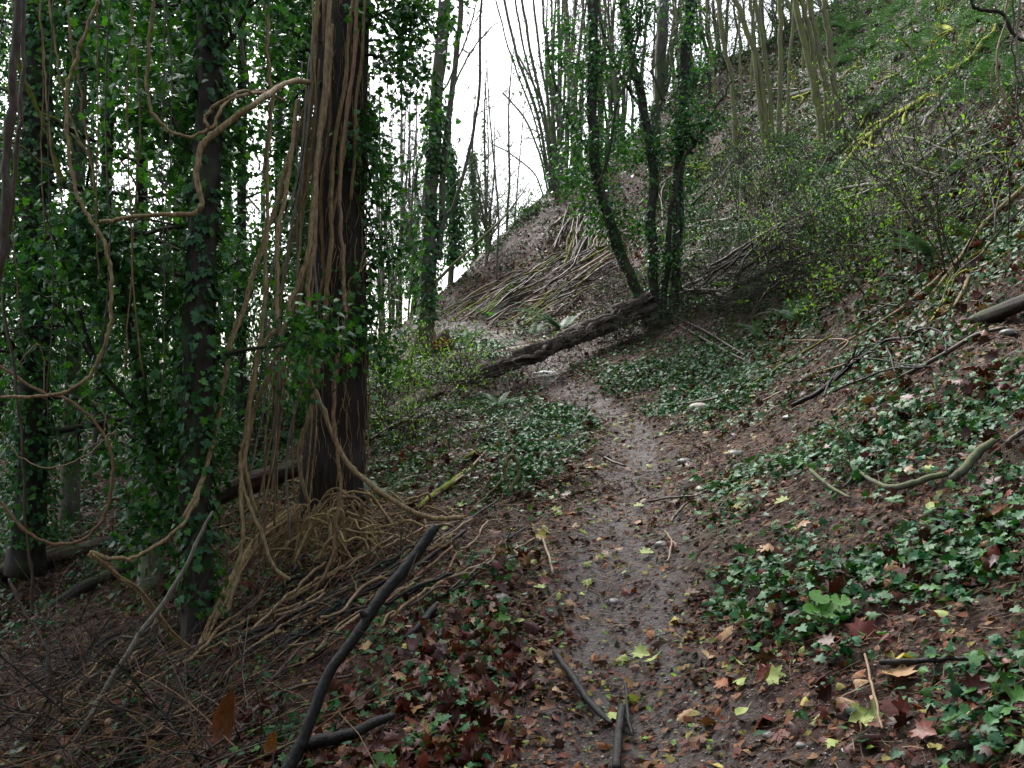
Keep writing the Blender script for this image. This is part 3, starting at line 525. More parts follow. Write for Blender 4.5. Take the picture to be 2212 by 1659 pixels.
# ================================================================ centre: slim ivy trees against the sky
t, line, rr = ivytree('ivy_clad_tree', 'slim straight tree with ivy on its lower half, against the white sky', 'tree', [(907,765),(922,690),(926,600),(928,500),(928,432),(938,324),(942,216),(953,108),(960,0)], 'g', (36, 24), 0, 0, 'grey', sleeve=520, nb=0, size=.085, tpl=HEXL, hs=(.06, .46), top=4, out=.11, nseg=14)
yC = float(t.location[1])
for pts, w in [([(948,560),(953,468),(960,342),(974,216),(989,90),(996,0),(1002,-60)], (15, 11)), ([(936,520),(960,470),(982,443),(1010,342),(1028,252),(1037,144),(1039,0),(1040,-60)], (9, 5)), ([(926,500),(913,468),(897,396),(908,346),(931,288),(925,230)], (10, 4)),
               ([(953,108),(930,60),(905,0)], (7, 4)), ([(942,216),(965,180),(1010,80),(1030,0)], (5, 3)), ([(975,206),(1000,140),(1030,96),(1052,70)], (5, 3))]:
    mb = MB(); c = curve(pts, yC, yC+.3); line2, _ = tube(mb, c, [rpx(w[0], yC), rpx(w[1], yC)], 8, 4, wob=.03)
    for k in range(12): twig(mb, line2[RNG.integers(4, len(line2))], np.array([RNG.choice([-1, 1])*RNG.uniform(.3, .9), RNG.normal()*.4, RNG.uniform(.3, 1)]), RNG.uniform(.5, 1.5), .008, 2)
    mb.build('limb', M['grey'], t)
vine('long thin mossy pole leaning right off the slim straight tree across the sky', [(938,612),(956,594),(1021,533),(1086,472),(1122,425),(1154,378)], yC-.2, yC+.6, [9,9,8,6,4,2], 'olive', None, 'leaning_pole', False, 'branch')
for lab, u, vb, vt, y, n, wd in [('narrow ivy column tree just left of the bare slope edge', 1021,590,414,34,2200,.28), ('bushy ivy covered tree behind the slim straight tree', 972,640,430,27,2600,.34), ('low ivy covered tree left of the slim straight tree', 890,690,560,28,1500,.4), ('faint ivy covered tree standing beyond the crest', 1047,520,330,38,500,.2)]:
    b0 = P(u, vb, y); b0[2] = min(b0[2], float(H(b0[0], y))); top = P(u, vt, y)+[0, 0, 1.5]
    t = thing('ivy_clad_tree', b0, lab, 'tree'); mb = MB(); q, r = tube(mb, [b0, (b0+top)/2+[.1, 0, 0], top, top+[.1, 0, 2.5]], [.10, .07, .04, .015], 7, 5, wob=.08); mb.build('trunk', M['grey'], t)
    z = RNG.uniform(b0[2]+1, top[2], n)**1; c = np.stack([np.interp(z, q[:, 2], q[:, 0]), np.interp(z, q[:, 2], q[:, 1]), z], 1); o = RNG.normal(size=(n, 3))*wd*(1.1-.6*(z-b0[2])/(top[2]-b0[2]))[:, None]*(1+.5*vn(z*1.5, u, 0, 4))[:, None]; o[:, 2] *= .3
    lf = MB(); leaves(lf, c+o, norm(o)+[0, 0, .5], RNG.uniform(.09, .16, n), DIAM, (0, 0, -1)); lf.build('ivy', M['ivyfar'], t)
    mb = MB()
    for k in range(14): twig(mb, q[RNG.integers(len(q)//2, len(q))], np.array([RNG.normal(), RNG.normal(), .8]), RNG.uniform(.6, 1.8), .012, 2, 3)
    mb.build('crown', M['grey'], t)
# bare slim trees in the distance between thick trunk and slope
def baretree(label, u, vb, vt, y, w, lean=0, nb=26, mat='grey', group='bare slim trees in the distance', name='bare_tree', blen=1.2, fromground=True, lev=2, ivy=0):
    b0 = P(u, vb, y); g = float(H(b0[0], y)); b0[2] = g-.1 if fromground else min(b0[2], g)
    top = P(u+lean, vt, y+RNG.uniform(-.5, .5)); c = [b0, b0+(top-b0)*.35+RNG.normal(size=3)*.08, b0+(top-b0)*.7+RNG.normal(size=3)*.1, top]
    t = thing(name, b0, label, 'tree', group); mb = MB(); q, r = tube(mb, c, [rpx(w, y), rpx(w*.85, y), rpx(w*.6, y), rpx(w*.25, y)], 6, 5, wob=.05); mb.build('trunk', M[mat], t)
    mb = MB(); tips = []
    for k in range(nb):
        i = int(len(q)*RNG.uniform(.25, .98)); a = RNG.uniform(0, 6.28); tips += twig(mb, q[min(i, len(q)-1)], np.array([math.cos(a)*.7, math.sin(a)*.5, RNG.uniform(.35, 1.1)]), blen*RNG.uniform(.4, 1.3), max(.0045, r[min(i, len(q)-1)]*.35), lev, 3)
    if nb: mb.build('crown', M[mat], t)
    if ivy: lf = MB(); ivysleeve(lf, q, r, ivy, .09, DIAM, .0, .8, .12); lf.build('ivy', M['ivyfar'], t)
    return t
for k in range(34):
    u = RNG.uniform(800, 925) if k < 24 else RNG.uniform(1040, 1110); y = RNG.uniform(24, 38)
    baretree('bare slim twiggy tree in the distant wood seen right of the thick trunk' if k < 24 else 'bare slim tree rising from behind the slope crest into the white sky', u, 700, RNG.uniform(60, 480), y, RNG.uniform(3.5, 8), RNG.uniform(-50, 50), 30, blen=1.7)
for k in range(11):
    u = RNG.uniform(-60, 660); y = RNG.uniform(22, 38); baretree('bare slim trunk glimpsed far back through the left hand ivy wood', u, 800, RNG.uniform(-100, 250), y, RNG.uniform(8, 18), RNG.uniform(-40, 40), 16, group='bare trunks far back in the left wood', blen=1.6)

# ================================================================ the four-stemmed ivy tree at the log's upper end
gm = G(1412, 700); yM = gm[1]; t = thing('multi_stem_tree', gm, 'dark ivy draped tree of several stems at the upper end of the fallen log', 'tree')
lf = MB(); stems = [([(1408,690),(1381,639),(1352,575),(1330,520),(1300,425),(1284,360),(1280,252),(1280,144),(1280,0),(1280,-60)], (24, 22), .0, 200), ([(1418,700),(1412,640),(1408,560),(1406,468),(1410,370),(1390,230),(1362,120),(1345,0),(1340,-60)], (26, 12), .3, 260),
    ([(1410,420),(1412,330),(1416,250),(1424,198),(1429,108),(1433,0),(1436,-60)], (26, 22), .5, 40), ([(1440,705),(1454,640),(1460,540),(1464,432),(1468,324),(1475,216),(1482,108),(1493,0),(1500,-60)], (22, 24), .2, 460), ([(1426,700),(1440,600),(1444,500),(1452,420)], (16, 9), -.3, 120),
    ([(1466,600),(1462,480),(1466,378),(1502,306),(1530,260),(1553,223),(1582,173)], (9, 5), -.2, 0), ([(1502,306),(1480,280),(1463,259),(1440,220),(1427,205),(1405,150)], (7, 4), -.2, 0), ([(1298,425),(1270,330),(1225,250),(1190,150),(1180,60)], (9, 4), .2, 60), ([(1290,400),(1310,350),(1330,240),(1356,170),(1380,60),(1390,-30)], (7, 4), -.3, 20), ([(1384,230),(1350,180),(1300,60),(1290,-30)], (8, 5), .4, 60)]
for pts, w, dy, iv in stems:
    mb = MB(); c = curve(pts, yM+(0 if pts[0][1] > 650 else dy), yM+dy); 
    if pts[0][1] > 650: c[0][2] -= .3
    if pts[-1][1] < 0: c = rise(c, 3)
    q, r = tube(mb, c, [rpx(w[0], yM), rpx(w[1], yM)], 12, 5, wob=.03, ridge=.1, seed=int(w[0]*7+dy*10))
    for k in range(10): twig(mb, q[RNG.integers(len(q)//3, len(q))], np.array([RNG.choice([-1, 1])*RNG.uniform(.2, .9), RNG.normal()*.4, RNG.uniform(.2, .9)]), RNG.uniform(.3, 1.1), .006, 2)
    mb.build('stem', M['dark'] if iv != 40 else M['grey'], t)
    if iv: ivysleeve(lf, q, r, iv, .065, HEXL, .03, 1, .07)
clump(lf, [P(u, v, yM+RNG.uniform(-.5, .5)) for u, v in [(1240,330),(1260,300),(1310,330),(1330,270),(1300,390),(1350,350),(1250,150),(1290,180),(1310,120),(1370,60),(1360,120),(1450,300),(1440,330),(1480,250),(1490,300),(1370,500),(1270,450),(1290,480),(1330,460),(1230,380),(1400,20),(1370,20),(1500,60),(1510,140),(1500,230),(1530,270),(1210,120),(1220,60),(1240,240),(1260,400),(1340,310),(1380,330),(1395,480),(1440,560),(1475,400)]], 6500, .17, .065, HEXL)
lf.build('ivy', M['ivy'], t)

# ================================================================ trees on the hillside
def stemclump(name, label, base, tops, mat='olive', y='g', group=None, twigs=6, ivy=0, n=9, blen=1.4):
    g = G(*base); yy = g[1] if y == 'g' else y; t = thing(name, P(*base, yy) if y != 'g' else g, label, 'tree', group); lf = MB()
    for pts, w in tops:
        c = curve(pts, yy); c[0][2] -= .4; c = rise(c, 3) if pts[-1][1] <= 0 else c; mb = MB(); q, r = tube(mb, c, [rpx(w, yy), rpx(w*.75, yy)], n, 5, wob=.04, ridge=.07, seed=int(pts[0][0])); mb.build('stem', M[mat], t)
        if twigs:
            mb = MB()
            for k in range(twigs): twig(mb, q[RNG.integers(len(q)//4, len(q))], np.array([RNG.choice([-1, 1])*RNG.uniform(.3, .9), RNG.normal()*.4, RNG.uniform(.3, 1)]), blen*RNG.uniform(.3, 1.2), .008, 2, 3)
            mb.build('crown', M[mat], t)
        if ivy: ivysleeve(lf, q, r, ivy, .09, DIAM, 0, .5, .1)
    if lf.v: lf.build('ivy', M['ivyfar'], t)
    return t
stemclump('alder_tree', 'olive barked tree of four stems rising from the ferny slope, rightmost of the clumps', (1792,306), [([(1782,312),(1770,250),(1758,198),(1733,72),(1715,0)], 16), ([(1793,306),(1788,230),(1780,162),(1758,54),(1747,0)], 15), ([(1810,270),(1808,230),(1798,144),(1783,36),(1780,0)], 15), ([(1775,280),(1764,160),(1745,60),(1728,0)], 11)], blen=.8)
stemclump('alder_tree', 'olive barked tree of five stems in the scrub left of the four stemmed clump', (1665,330), [([(1661,336),(1655,250),(1639,144),(1610,54),(1589,0)], 13), ([(1668,300),(1664,216),(1650,108),(1632,0)], 11), ([(1683,275),(1686,180),(1687,108),(1684,0)], 11), ([(1656,320),(1636,200),(1628,90),(1622,0)], 9), ([(1700,260),(1703,180),(1709,90),(1716,0)], 7)], blen=.9)
stemclump('alder_tree', 'olive barked tree with one crooked stem leaning left beside the tallest ivy stem', (1590,345), [([(1590,350),(1588,300),(1584,220),(1577,150),(1560,80),(1549,0)], 11), ([(1586,330),(1560,240),(1540,170),(1530,100)], 4)], blen=.9)
stemclump('alder_tree', 'thin olive saplings standing just below the hill crest between the olive clumps', (1620,215), [([(1620,220),(1626,100),(1640,0)], 6), ([(1604,240),(1600,120),(1592,0)], 5), ([(1545,240),(1540,120),(1524,0)], 5), ([(1735,170),(1738,80),(1742,0)], 7)], twigs=5)
stemclump('alder_tree', 'grey tree of many thin stems fanning out from the hill crest', (1212,400), [([(1212+a*.15, 400),(1212+a*.4, 260),(1212+a*.75, 130),(1212+a, 0)], w) for a, w in [(-122,7),(-100,5),(-84,7),(-60,6),(-40,7),(-22,6),(-6,8),(12,6),(30,7),(48,6),(-140,4)]], mat='grey', twigs=12, ivy=45, n=6, blen=1.8)
stemclump('alder_tree', 'lower grey clump with drooping twigs on the crest edge', (1188,410), [([(1188,414),(1165,330),(1130,250),(1085,200)], 5), ([(1180,414),(1150,370),(1100,330),(1060,310)], 4), ([(1195,405),(1190,330),(1170,220),(1120,120)], 6)], mat='grey', twigs=12, n=5, blen=1.5)
for k in range(84):
    u = RNG.uniform(1180, 1560) if k < 60 else RNG.uniform(1560, 1800); vs = np.interp(u, [1122,1205,1306,1374,1499,1703,1850], [465,405,324,281,155,72,10]); y = RNG.uniform(30, 34)
    baretree('grey sapling trunk in the row along the hill crest behind the ivy stems' if k < 60 else 'thin grey trunk standing on the skyline above the ferny slope', u, vs, -40, y, RNG.uniform(4, 12), RNG.uniform(-45, 45), 14, mat=['grey', 'olive'][k % 3 == 0], group='saplings along the hill crest', name='sapling', blen=1.5, lev=1)

# ================================================================ unseen trees added behind and beside the viewer to block skylight and darken the foreground
for k, (x, y, hgt, n, wd) in enumerate([(-5.5,-1.5,11,5200,1.7),(-2.5,-5.5,12,5200,1.9),(2.5,-6.5,12,5200,1.9),(-9,3.5,12,5200,1.9),(6.5,-3,10,4200,1.6),(-7,-7,13,5000,2.2),(0,-11,14,5000,2.4)]):
    b0 = np.array([x, y, float(H(x, y))-.1]); top = b0+[RNG.normal()*.4, RNG.normal()*.4, hgt]; t = thing('ivy_clad_tree', b0, 'ivy laden tree of the wood behind the viewer', 'tree', 'ivy laden trees behind the viewer')
    mb = MB(); q, r = tube(mb, [b0, b0*.5+top*.5+[.2, 0, 0], top], [.22, .15, .04], 10, 6, wob=.1); mb.build('trunk', M['dark'], t); z = RNG.uniform(.18, 1, n); i = (z*(len(q)-1)).astype(int); c = q[i]; o = RNG.normal(size=(n, 3))*wd*.62*(1+.5*vn(z*9, k, 0, 4))[:, None]; o[:, 2] *= .5
    lf = MB(); leaves(lf, c+o, norm(o)+[0, 0, .5], RNG.uniform(.12, .26, n), HEXL, (0, 0, -1)); lf.build('ivy', M['ivyfar'], t)

# ================================================================ fallen log across the path
def log(label, pts, y0, y1, w, mat='bark', name='fallen_log', n=28, ridge=.09, sub=10, group=None, wob=.0):
    c = curve(pts, y0, y1); a = [rpx(x, yy) for x, yy in zip(np.interp(np.linspace(0, 1, len(c)), np.linspace(0, 1, len(w)), w), c[:, 1])]
    mb = MB(); q, r = tube(mb, c, a, n, sub, ridge=ridge, wob=wob, seed=len(COL.objects)); return tag(mb.build(name, M[mat]), label, 'log' if 'log' in name else 'branch', group), q, r
mb = MB()
c = curve([(992,832),(1050,806),(1110,782),(1170,757),(1230,732),(1300,700),(1345,682),(1405,655)], 13.2, yM-.1)
t = thing('fallen_log', c[0], 'deeply furrowed fallen log slanting across the path up to the multi-stemmed tree', 'log')
q, r = tube(mb, c, [rpx(w, 13.4) for w in (16, 25, 30, 33, 36, 40, 46, 52)], 56, 18, ridge=.10, wob=.035, seed=5)
V = mb.v[0][:-2].reshape(len(q), 56, 3); Ls = np.arange(len(q))*.05; an = np.arange(56)/56*6.283                              # braided furrows running along it
d = .52*vn(np.cos(an)[None]*4+Ls[:, None]*.8, np.sin(an)[None]*4, Ls[:, None]*.9, 17); d = np.where(d < -.02, d*2.2, d*.9)
V += (V-q[:, None])*d[..., None]; mb.v[0][:-2] = V.reshape(-1, 3); mb.build('trunk', barkmat('furrowed_log_bark', (.008, .006, .005), (.16, .125, .10), None, scale=(7, 26, 26), dist=.06, bump=1), t)
mb = MB()
for k in range(90):
    i = RNG.integers(int(len(q)*.25), len(q)); s = RNG.choice([-1, 1]); p = q[i]+np.array([RNG.normal()*.05, -r[i]*.8, RNG.uniform(-.8, .8)*r[i]]); twig(mb, p, np.array([RNG.normal()*.6, -.4, RNG.uniform(-1, .25)]), RNG.uniform(.2, .7), .006, 1, 3, droop=.15)
mb.build('broken_twigs', M['rot'], t)
mb = MB()                                                                   # bramble and root wad at its upper end
for k in range(1100):
    u = RNG.uniform(1270, 1720); v = RNG.uniform(585, 725)-.25*(u-1400)*(u > 1400)+.1*abs(u-1400)*(u < 1400); g = G(u, v+20); p = g+[0, RNG.uniform(-.3, .1), RNG.uniform(0, .5)]; twig(mb, p, np.array([RNG.normal(), -.5, RNG.normal()*.3+.1]), RNG.uniform(.25, .8), .006, 1, 3, droop=.12)
tag(mb.build('root_wad', M['dark']), 'dark tangle of brown roots and dead twigs behind the log under the ivy stems', 'roots')
log('rotten red brown piece of log lying below the lower end of the furrowed log', [(845,905),(880,882),(912,862),(945,846)], 'g', 'g', [36, 44, 36, 28], 'rot', ridge=.25)
log('mossy black log slanting up to the pale stump at the lower left', [(30,1366),(100,1322),(175,1272),(250,1237),(322,1207)], 8.3, 8.6, [28, 27, 26, 24, 20], 'dark')
log('dark crumbling log behind the mossy black one at the left', [(-10,1240),(60,1220),(120,1206),(200,1185),(290,1160)], 9.0, 9.6, [36, 42, 40, 36, 30], 'rot', ridge=.2)
log('low dark log lying behind the root heap between the two big trunks', [(470,1075),(520,1050),(580,1030),(660,1005),(700,995)], 9.2, 9.6, [34, 40, 40, 34, 30], 'rot', ridge=.2)
log('black log with a patch of yellow moss at the right edge', [(2098,695),(2130,686),(2160,675),(2215,652),(2260,636)], 'g', 6.0, [24, 34, 34, 32, 32], 'dark')
log('split black ended log high on the ferny slope', [(1828,172),(1870,156),(1902,144),(1925,134),(1945,126)], 'g', 'g', [16, 18, 20, 24, 26], 'dark', ridge=.2)
log('dark log lying behind the four stemmed olive tree', [(1700,212),(1730,204),(1760,196),(1800,180)], 'g', 'g', [16, 18, 16, 12], 'dark')
b = G(322, 1268); c = np.array([b-[0, 0, .1], b+[0, 0, .25], b+[.01, 0, .46]]); mb = MB(); tube(mb, c, [.10, .085, .075], 18, 6, ridge=.08); tag(mb.build('stump', barkmat('green_stump_bark', (.07, .085, .05), (.20, .22, .13))), 'pale green upright stump under ivy beside the dark ivy clad tree', 'stump')
# split red stump
g = G(930, 762); t = thing('broken_stump', g, 'broken stump with bright red wood and a pale splintered slab by the slim tree', 'stump'); yy = g[1]
def slab(pts, y, th):
    a = np.array([P(u, v, y) for u, v in pts]); bb = a+[0, th, 0]; n = len(pts); mb = MB(); V = np.concatenate([a, bb, a.mean(0)[None], bb.mean(0)[None]])
    f = [(i, (i+1) % n, 2*n) for i in range(n)]+[(n+(i+1) % n, n+i, 2*n+1) for i in range(n)]; V[:2*n] += RNG.normal(size=(2*n, 3))*.008
    mb.add(V, np.array(f)); mb.f[4].append(np.array([(i, n+i, n+(i+1) % n, (i+1) % n) for i in range(n)])); return mb
mb = slab([(918,764),(919,742),(926,724),(934,714),(941,716),(941,730),(933,745),(924,760)], yy-.12, .09); mb.build('splintered_slab', M['cutpale'], t, smooth=False)
mb = slab([(930,752),(936,738),(950,732),(966,730),(978,735),(970,746),(950,752),(938,756)], yy-.02, .22); mb.build('red_heartwood', M['cutred'], t, smooth=False)
mb = MB(); tube(mb, [P(952, 765, yy+.35), P(955, 735, yy+.3), P(962, 712, yy+.3)], [.24, .20, .05], 14, 5, ridge=.2); mb.build('bark_shell', M['rot'], t)

# ================================================================ sticks and branches one could pick up, each traced
LAST = []
def stick(label, pts, w, mat='stick', y0='g', y1='g', name='fallen_branch', group=None, cat='branch', lift=.045, n=7, wob=.006, side=0, ridge=.08, straight=False):
    c = onground(pts, lift) if y0 == 'g' and y1 == 'g' else curve(pts, y0, y1)
    if straight:
        c = np.array([c[0], (c[0]+c[-1])/2+np.array([RNG.normal()*.05, 0, .04]), c[-1]]); c[1][2] = max(c[1][2], float(H(c[1][0], c[1][1]))+.03); y0 = y1 = 's'
    ym = c[:, 1].mean(); ws = [w]*len(c) if np.isscalar(w) else np.interp(np.linspace(0, 1, len(c)), np.linspace(0, 1, len(w)), w); r = [rpx(x, yy) for x, yy in zip(ws, c[:, 1])]
    c[:, 2] += np.array(r)*(.6 if y0 == 'g' and y1 == 'g' else 0)
    mb = MB(); q, rr = tube(mb, c, r, n, 5, wob=wob, ridge=ridge, seed=len(COL.objects)); o = tag(mb.build(name, M[mat]), label, cat, group); LAST[:] = [q, rr]
    if side:
        for k in range(side): mb = MB(); i = RNG.integers(2, len(q)-1); twig(mb, q[i], norm(q[i]-q[i-1])+RNG.normal(size=3)*.5+[0, 0, .15], RNG.uniform(.1, .45)*max(1, ym/8), rr[i]*.5, 1, 4); mb.build('side_twig', M[mat], o, origin=np.array(o.location))
    return o
o = stick('big wet black stick leaning up from the bottom edge, knotted in its middle', [(600,1700),(622,1659),(650,1605),(676,1545),(698,1480),(724,1434),(758,1388),(790,1342),(820,1294),(852,1254),(896,1202),(941,1137)], [30,29,27,26,25,24,24,24,25,25,24,22], 'wetstick', 3.7, 4.15, 'leaning_stick', n=18, wob=.004, ridge=.05)
mb = MB(); k0 = LAST[0][int(len(LAST[0])*.66)]; tube(mb, [k0+[.006, 0, .0], k0+[-.018, -.012, .016], k0+[-.030, -.016, .034]], [.024, .018, .009], 12, 3, ridge=.15); mb.build('knot', M['wetstick'], o, origin=np.array(o.location))
stick('short black branch lying low behind the foot of the leaning black stick', [(640,1662),(696,1652),(756,1637),(816,1610),(850,1592)], [28,28,26,22,14], 'wetstick', lift=.09)
stick('long pale grey pole leaning from the bottom left up to the dark tree foot', [(110,1680),(120,1659),(150,1617),(195,1552),(225,1492),(270,1422),(300,1372),(350,1307),(400,1227),(435,1152),(460,1105)], [13,13,12,12,11,11,10,10,9,8,6], 'greyvine', 4.9, 5.3, 'leaning_pole')
DG = 'dark sticks lying down the slope below the trunk'
for lab, pts, w in [('longest dark stick running from the path shoulder down past the heap', [(1006,1162),(906,1237),(830,1290),(756,1332),(690,1375),(631,1407),(556,1487)], [8,9,10,10,9,8,6]), ('dark stick parallel to and above the longest one', [(1075,1095),(1006,1140),(900,1205),(780,1290),(690,1350),(600,1410)], [4,6,7,8,8,6]), ('wet black branch lying below the leaning stick toward the leaf heap', [(946,1325),(926,1350),(900,1380),(870,1400)], [12,18,16,8]),
                    ('bent dark stick curving above the short black branch end', [(830,1392),(860,1360),(890,1345),(925,1342)], [6,8,7,6]), ('grey stick rising from the bottom left toward the leaf litter', [(500,1625),(525,1587),(560,1548),(600,1522),(640,1507),(715,1490),(760,1480)], [8,9,10,10,9,8,5]), ('crooked brown branch crossing the lower left brush', [(230,1680),(300,1620),(380,1570),(450,1530),(520,1500),(560,1478)], [9,9,8,8,6,4]),
                    ('thin grey stick at the left bottom along the slope', [(420,1659),(500,1610),(590,1570),(680,1540)], [6,6,5,4]), ('dark stick lying left of the leaning black stick', [(560,1500),(620,1470),(690,1430),(740,1395)], [9,9,8,6]), ('straw stick lying from the frayed vine foot to the right', [(482,1366),(540,1352),(590,1340),(650,1320),(700,1290)], [9,9,8,7,5]),
                    ('brown stick with reddish end right of the leaning stick', [(835,1310),(860,1295),(890,1275),(918,1257)], [6,9,9,7]), ('dark short stick beside the green sycamore leaves', [(948,1400),(952,1385),(956,1375)], [10,9,8])]:
    stick(lab, pts, w, 'wetstick' if 'dark' in lab or 'black' in lab else ('straw' if 'straw' in lab else 'stick'), group=DG)
for lab, pts, w, mat, sd in [
 ('dark stick lying on the ivy patch left of the path', [(1043,960),(1060,950),(1104,940),(1162,927)], [6,6,6,4], 'stick', 0), ('mossy stick lying below the dark one left of the path', [(1000,1006),(1022,992),(1052,977)], [9,9,8], 'mossy', 0), ('fallen branch with yellow moss at its tip above the root heap', [(905,1112),(935,1085),(967,1064),(1007,1031)], [10,13,14,12], 'mossy', 0),
 ('straight pale stick below the moss tipped branch', [(870,1130),(930,1090),(1000,1040),(1050,985)], [7,7,6,5], 'tan', 0), ('brown stick leading from log end to the trunk along the bank', [(800,960),(850,930),(900,912),(960,880)], [7,8,8,6], 'stick', 3), ('thin stick lying across the path edge near the ivy', [(1306,1000),(1325,1010),(1350,1018)], [6,6,5], 'stick', 0),
 ('dark thin stick lying across the middle of the path', [(1400,1098),(1440,1090),(1500,1086)], [5,5,4], 'stick', 0), ('red brown stick on the left half of the path', [(1171,1177),(1185,1215),(1194,1257)], [7,8,6], 'tan', 0), ('thin brown stick left of the red brown stick on the path', [(1106,1205),(1130,1222),(1152,1237)], [8,8,6], 'tan', 0), ('short forked brown twig right of the path centre', [(1480,1105),(1462,1125),(1451,1145)], [6,7,7], 'stick', 0),
 ('curved slender twig below the forked brown twig', [(1436,1162),(1451,1187),(1446,1222),(1438,1232)], [4,5,5,4], 'tan', 0), ('black stick with a torn pale end pointing down the path foreground', [(1198,1430),(1236,1487),(1266,1532),(1296,1567),(1322,1590)], [13,16,15,16,8], 'wetstick', 0), ('thick black stick end at the bottom edge of the path', [(1343,1555),(1338,1600),(1334,1640),(1332,1690)], [18,20,21,21], 'wetstick', 0),
 ('black twig above the thick black stick end', [(1351,1500),(1353,1535),(1358,1580),(1366,1614)], [8,8,8,5], 'wetstick', 0), ('angled black branch lying at the lower right', [(1901,1460),(1950,1460),(2006,1457),(2060,1453),(2120,1455)], [12,12,11,10,9], 'wetstick', 0), ('short black branch bent down from the angled one', [(2126,1457),(2115,1475),(2101,1492),(2066,1517)], [9,8,7,5], 'wetstick', 0),
 ('pale tan twig standing across leaves at the lower right', [(1868,1440),(1880,1490),(1891,1537),(1906,1605)], [6,7,7,6], 'tan', 0), ('pale twig crossing the tan twig at its middle', [(1880,1500),(1840,1525),(1800,1545)], [5,4,4], 'tan', 0), ('tan twig at the bottom right edge slanting up', [(2075,1590),(2130,1550),(2212,1500)], [6,5,4], 'tan', 0),
 ('grey green branch rising right through the ivy', [(2055,1060),(2080,1040),(2105,1012),(2128,990),(2147,975)], [17,20,20,19,14], 'grey', 0), ('grey branch lying along the ivy left of the thicker grey green one', [(1820,1005),(1845,1028),(1866,1046),(1898,1067),(1938,1075),(1992,1060),(2045,1048)], [7,8,9,11,14,15,13], 'grey', 2), ('dark upper end of branch reaching the right edge', [(2175,980),(2200,960),(2240,940)], [10,12,12], 'stick', 0),
 ('slim grey stick parallel below in the ivy', [(1751,1035),(1794,1071),(1837,1096)], [9,8,7], 'grey', 0), ('thin dark stick crossing the grey branch', [(1877,1003),(1850,1040),(1826,1067)], [6,6,4], 'wetstick', 0), ('dark thin twig below the grey branch at the right', [(2020,1120),(2060,1126),(2110,1145),(2140,1160)], [5,6,5,4], 'wetstick', 0),
 ('straight brown stick above the ivy bank pointing up right', [(1910,845),(1980,812),(2040,780),(2110,740),(2170,722)], [7,9,10,10,7], 'stick', 0), ('long thin stick lying up the slope beyond the twiggy black branch', [(1640,880),(1700,850),(1760,820),(1850,790),(1900,770)], [4,5,5,4,3], 'tan', 0), ('thin dark stick along the ivy right of the path', [(1416,886),(1480,882),(1555,869),(1620,838),(1700,790)], [5,6,6,5,4], 'stick', 0),
 ('paired brown twig reaching down from the ivy stems, the upper', [(1455,690),(1520,722),(1590,765),(1640,795),(1690,806)], [5,5,5,5,3], 'stick', 0), ('paired brown twig reaching down from the ivy stems, the lower', [(1450,700),(1515,738),(1575,772),(1630,795),(1720,812)], [4,5,5,5,3], 'stick', 0), ('bare curved stick arching on the bank right of the bushes', [(1700,745),(1760,745),(1830,745),(1812,772)], [3,4,4,3], 'tan', 0),
 ('mossy grey stick on the bank above the thin dark one', [(1610,850),(1660,820),(1720,780),(1800,735)], [5,6,6,5], 'mossy', 0)]:
    stick(lab, pts, w, mat, side=sd)
BR = 'long brown sticks lying down the right bank'
for lab, pts, w in [('longest brown stick from the right edge down to the bushes', [(2230,405),(2129,497),(2093,551),(2040,605),(1978,657),(1920,700),(1812,761)], [11,10,9,8,8,7,5]), ('brown stick beside the longest, lower down', [(2100,531),(2057,596),(2014,650),(1992,682)], [8,8,7,5]), ('short brown stick right of the other two', [(2136,542),(2111,585),(2089,625),(2064,675),(2030,700)], [8,8,8,6,4])]:
    stick(lab, pts, w, 'vine', 'g', 'g', group=BR, lift=.06)
o = stick('twiggy black branch lying on the bank above the path bend', [(1711,891),(1762,866),(1805,833),(1848,797),(1891,769),(1915,750),(1970,744)], [10,11,11,10,9,8,6], 'wetstick', lift=.05, side=9)
for pts in [[(1790,858),(1830,815),(1870,775),(1900,762)], [(1848,797),(1900,800),(1960,815),(2010,820)], [(1970,744),(2000,732),(2028,740),(2043,761),(2042,792)], [(1800,870),(1870,840),(1930,822),(2020,820)], [(1780,880),(1800,830),(1840,795)], [(1915,770),(1925,800),(1935,830)], [(1985,745),(1995,775),(1985,805)]]:
    mb = MB(); c = onground(pts, .09); tube(mb, c, [rpx(6, 7), rpx(3, 7)], 5, 4, wob=.01); mb.build('side_branch', M['wetstick'], o, origin=np.array(o.location))
for k in range(26):                                                        # windfall above the log's end
    u, v = RNG.uniform(1430, 1720), 0; v = 690-.38*(u-1400)+RNG.normal()*28; a = RNG.normal(.55, .3); L = RNG.uniform(60, 190); du, dv = math.cos(a)*L/2, math.sin(a)*L/2
    stick('dark dead branch in the windfall above the upper end of the log', [(u-du, v+dv), (u, v), (u+du, v-dv)], RNG.uniform(4, 9), ['dark', 'rot', 'stick'][k % 3], group='dead branches piled above the log end', lift=RNG.uniform(.1, .5), straight=True, wob=.04, side=4)
for k in range(40):                                                        # slender bare stems rising through the scrub
    u, v = RNG.uniform(1500, 2150), RNG.uniform(300, 640); g = G(u, v); mb = MB(); twig(mb, g, np.array([RNG.normal()*.35, RNG.normal()*.2, 1]), RNG.uniform(1.0, 2.4), .011, 2, 4)
    tag(mb.build('bare_sapling', M[['dark', 'stick', 'grey'][k % 3]]), 'slender bare sapling rising through the scrub on the right slope', 'sapling', 'bare saplings in the scrub')
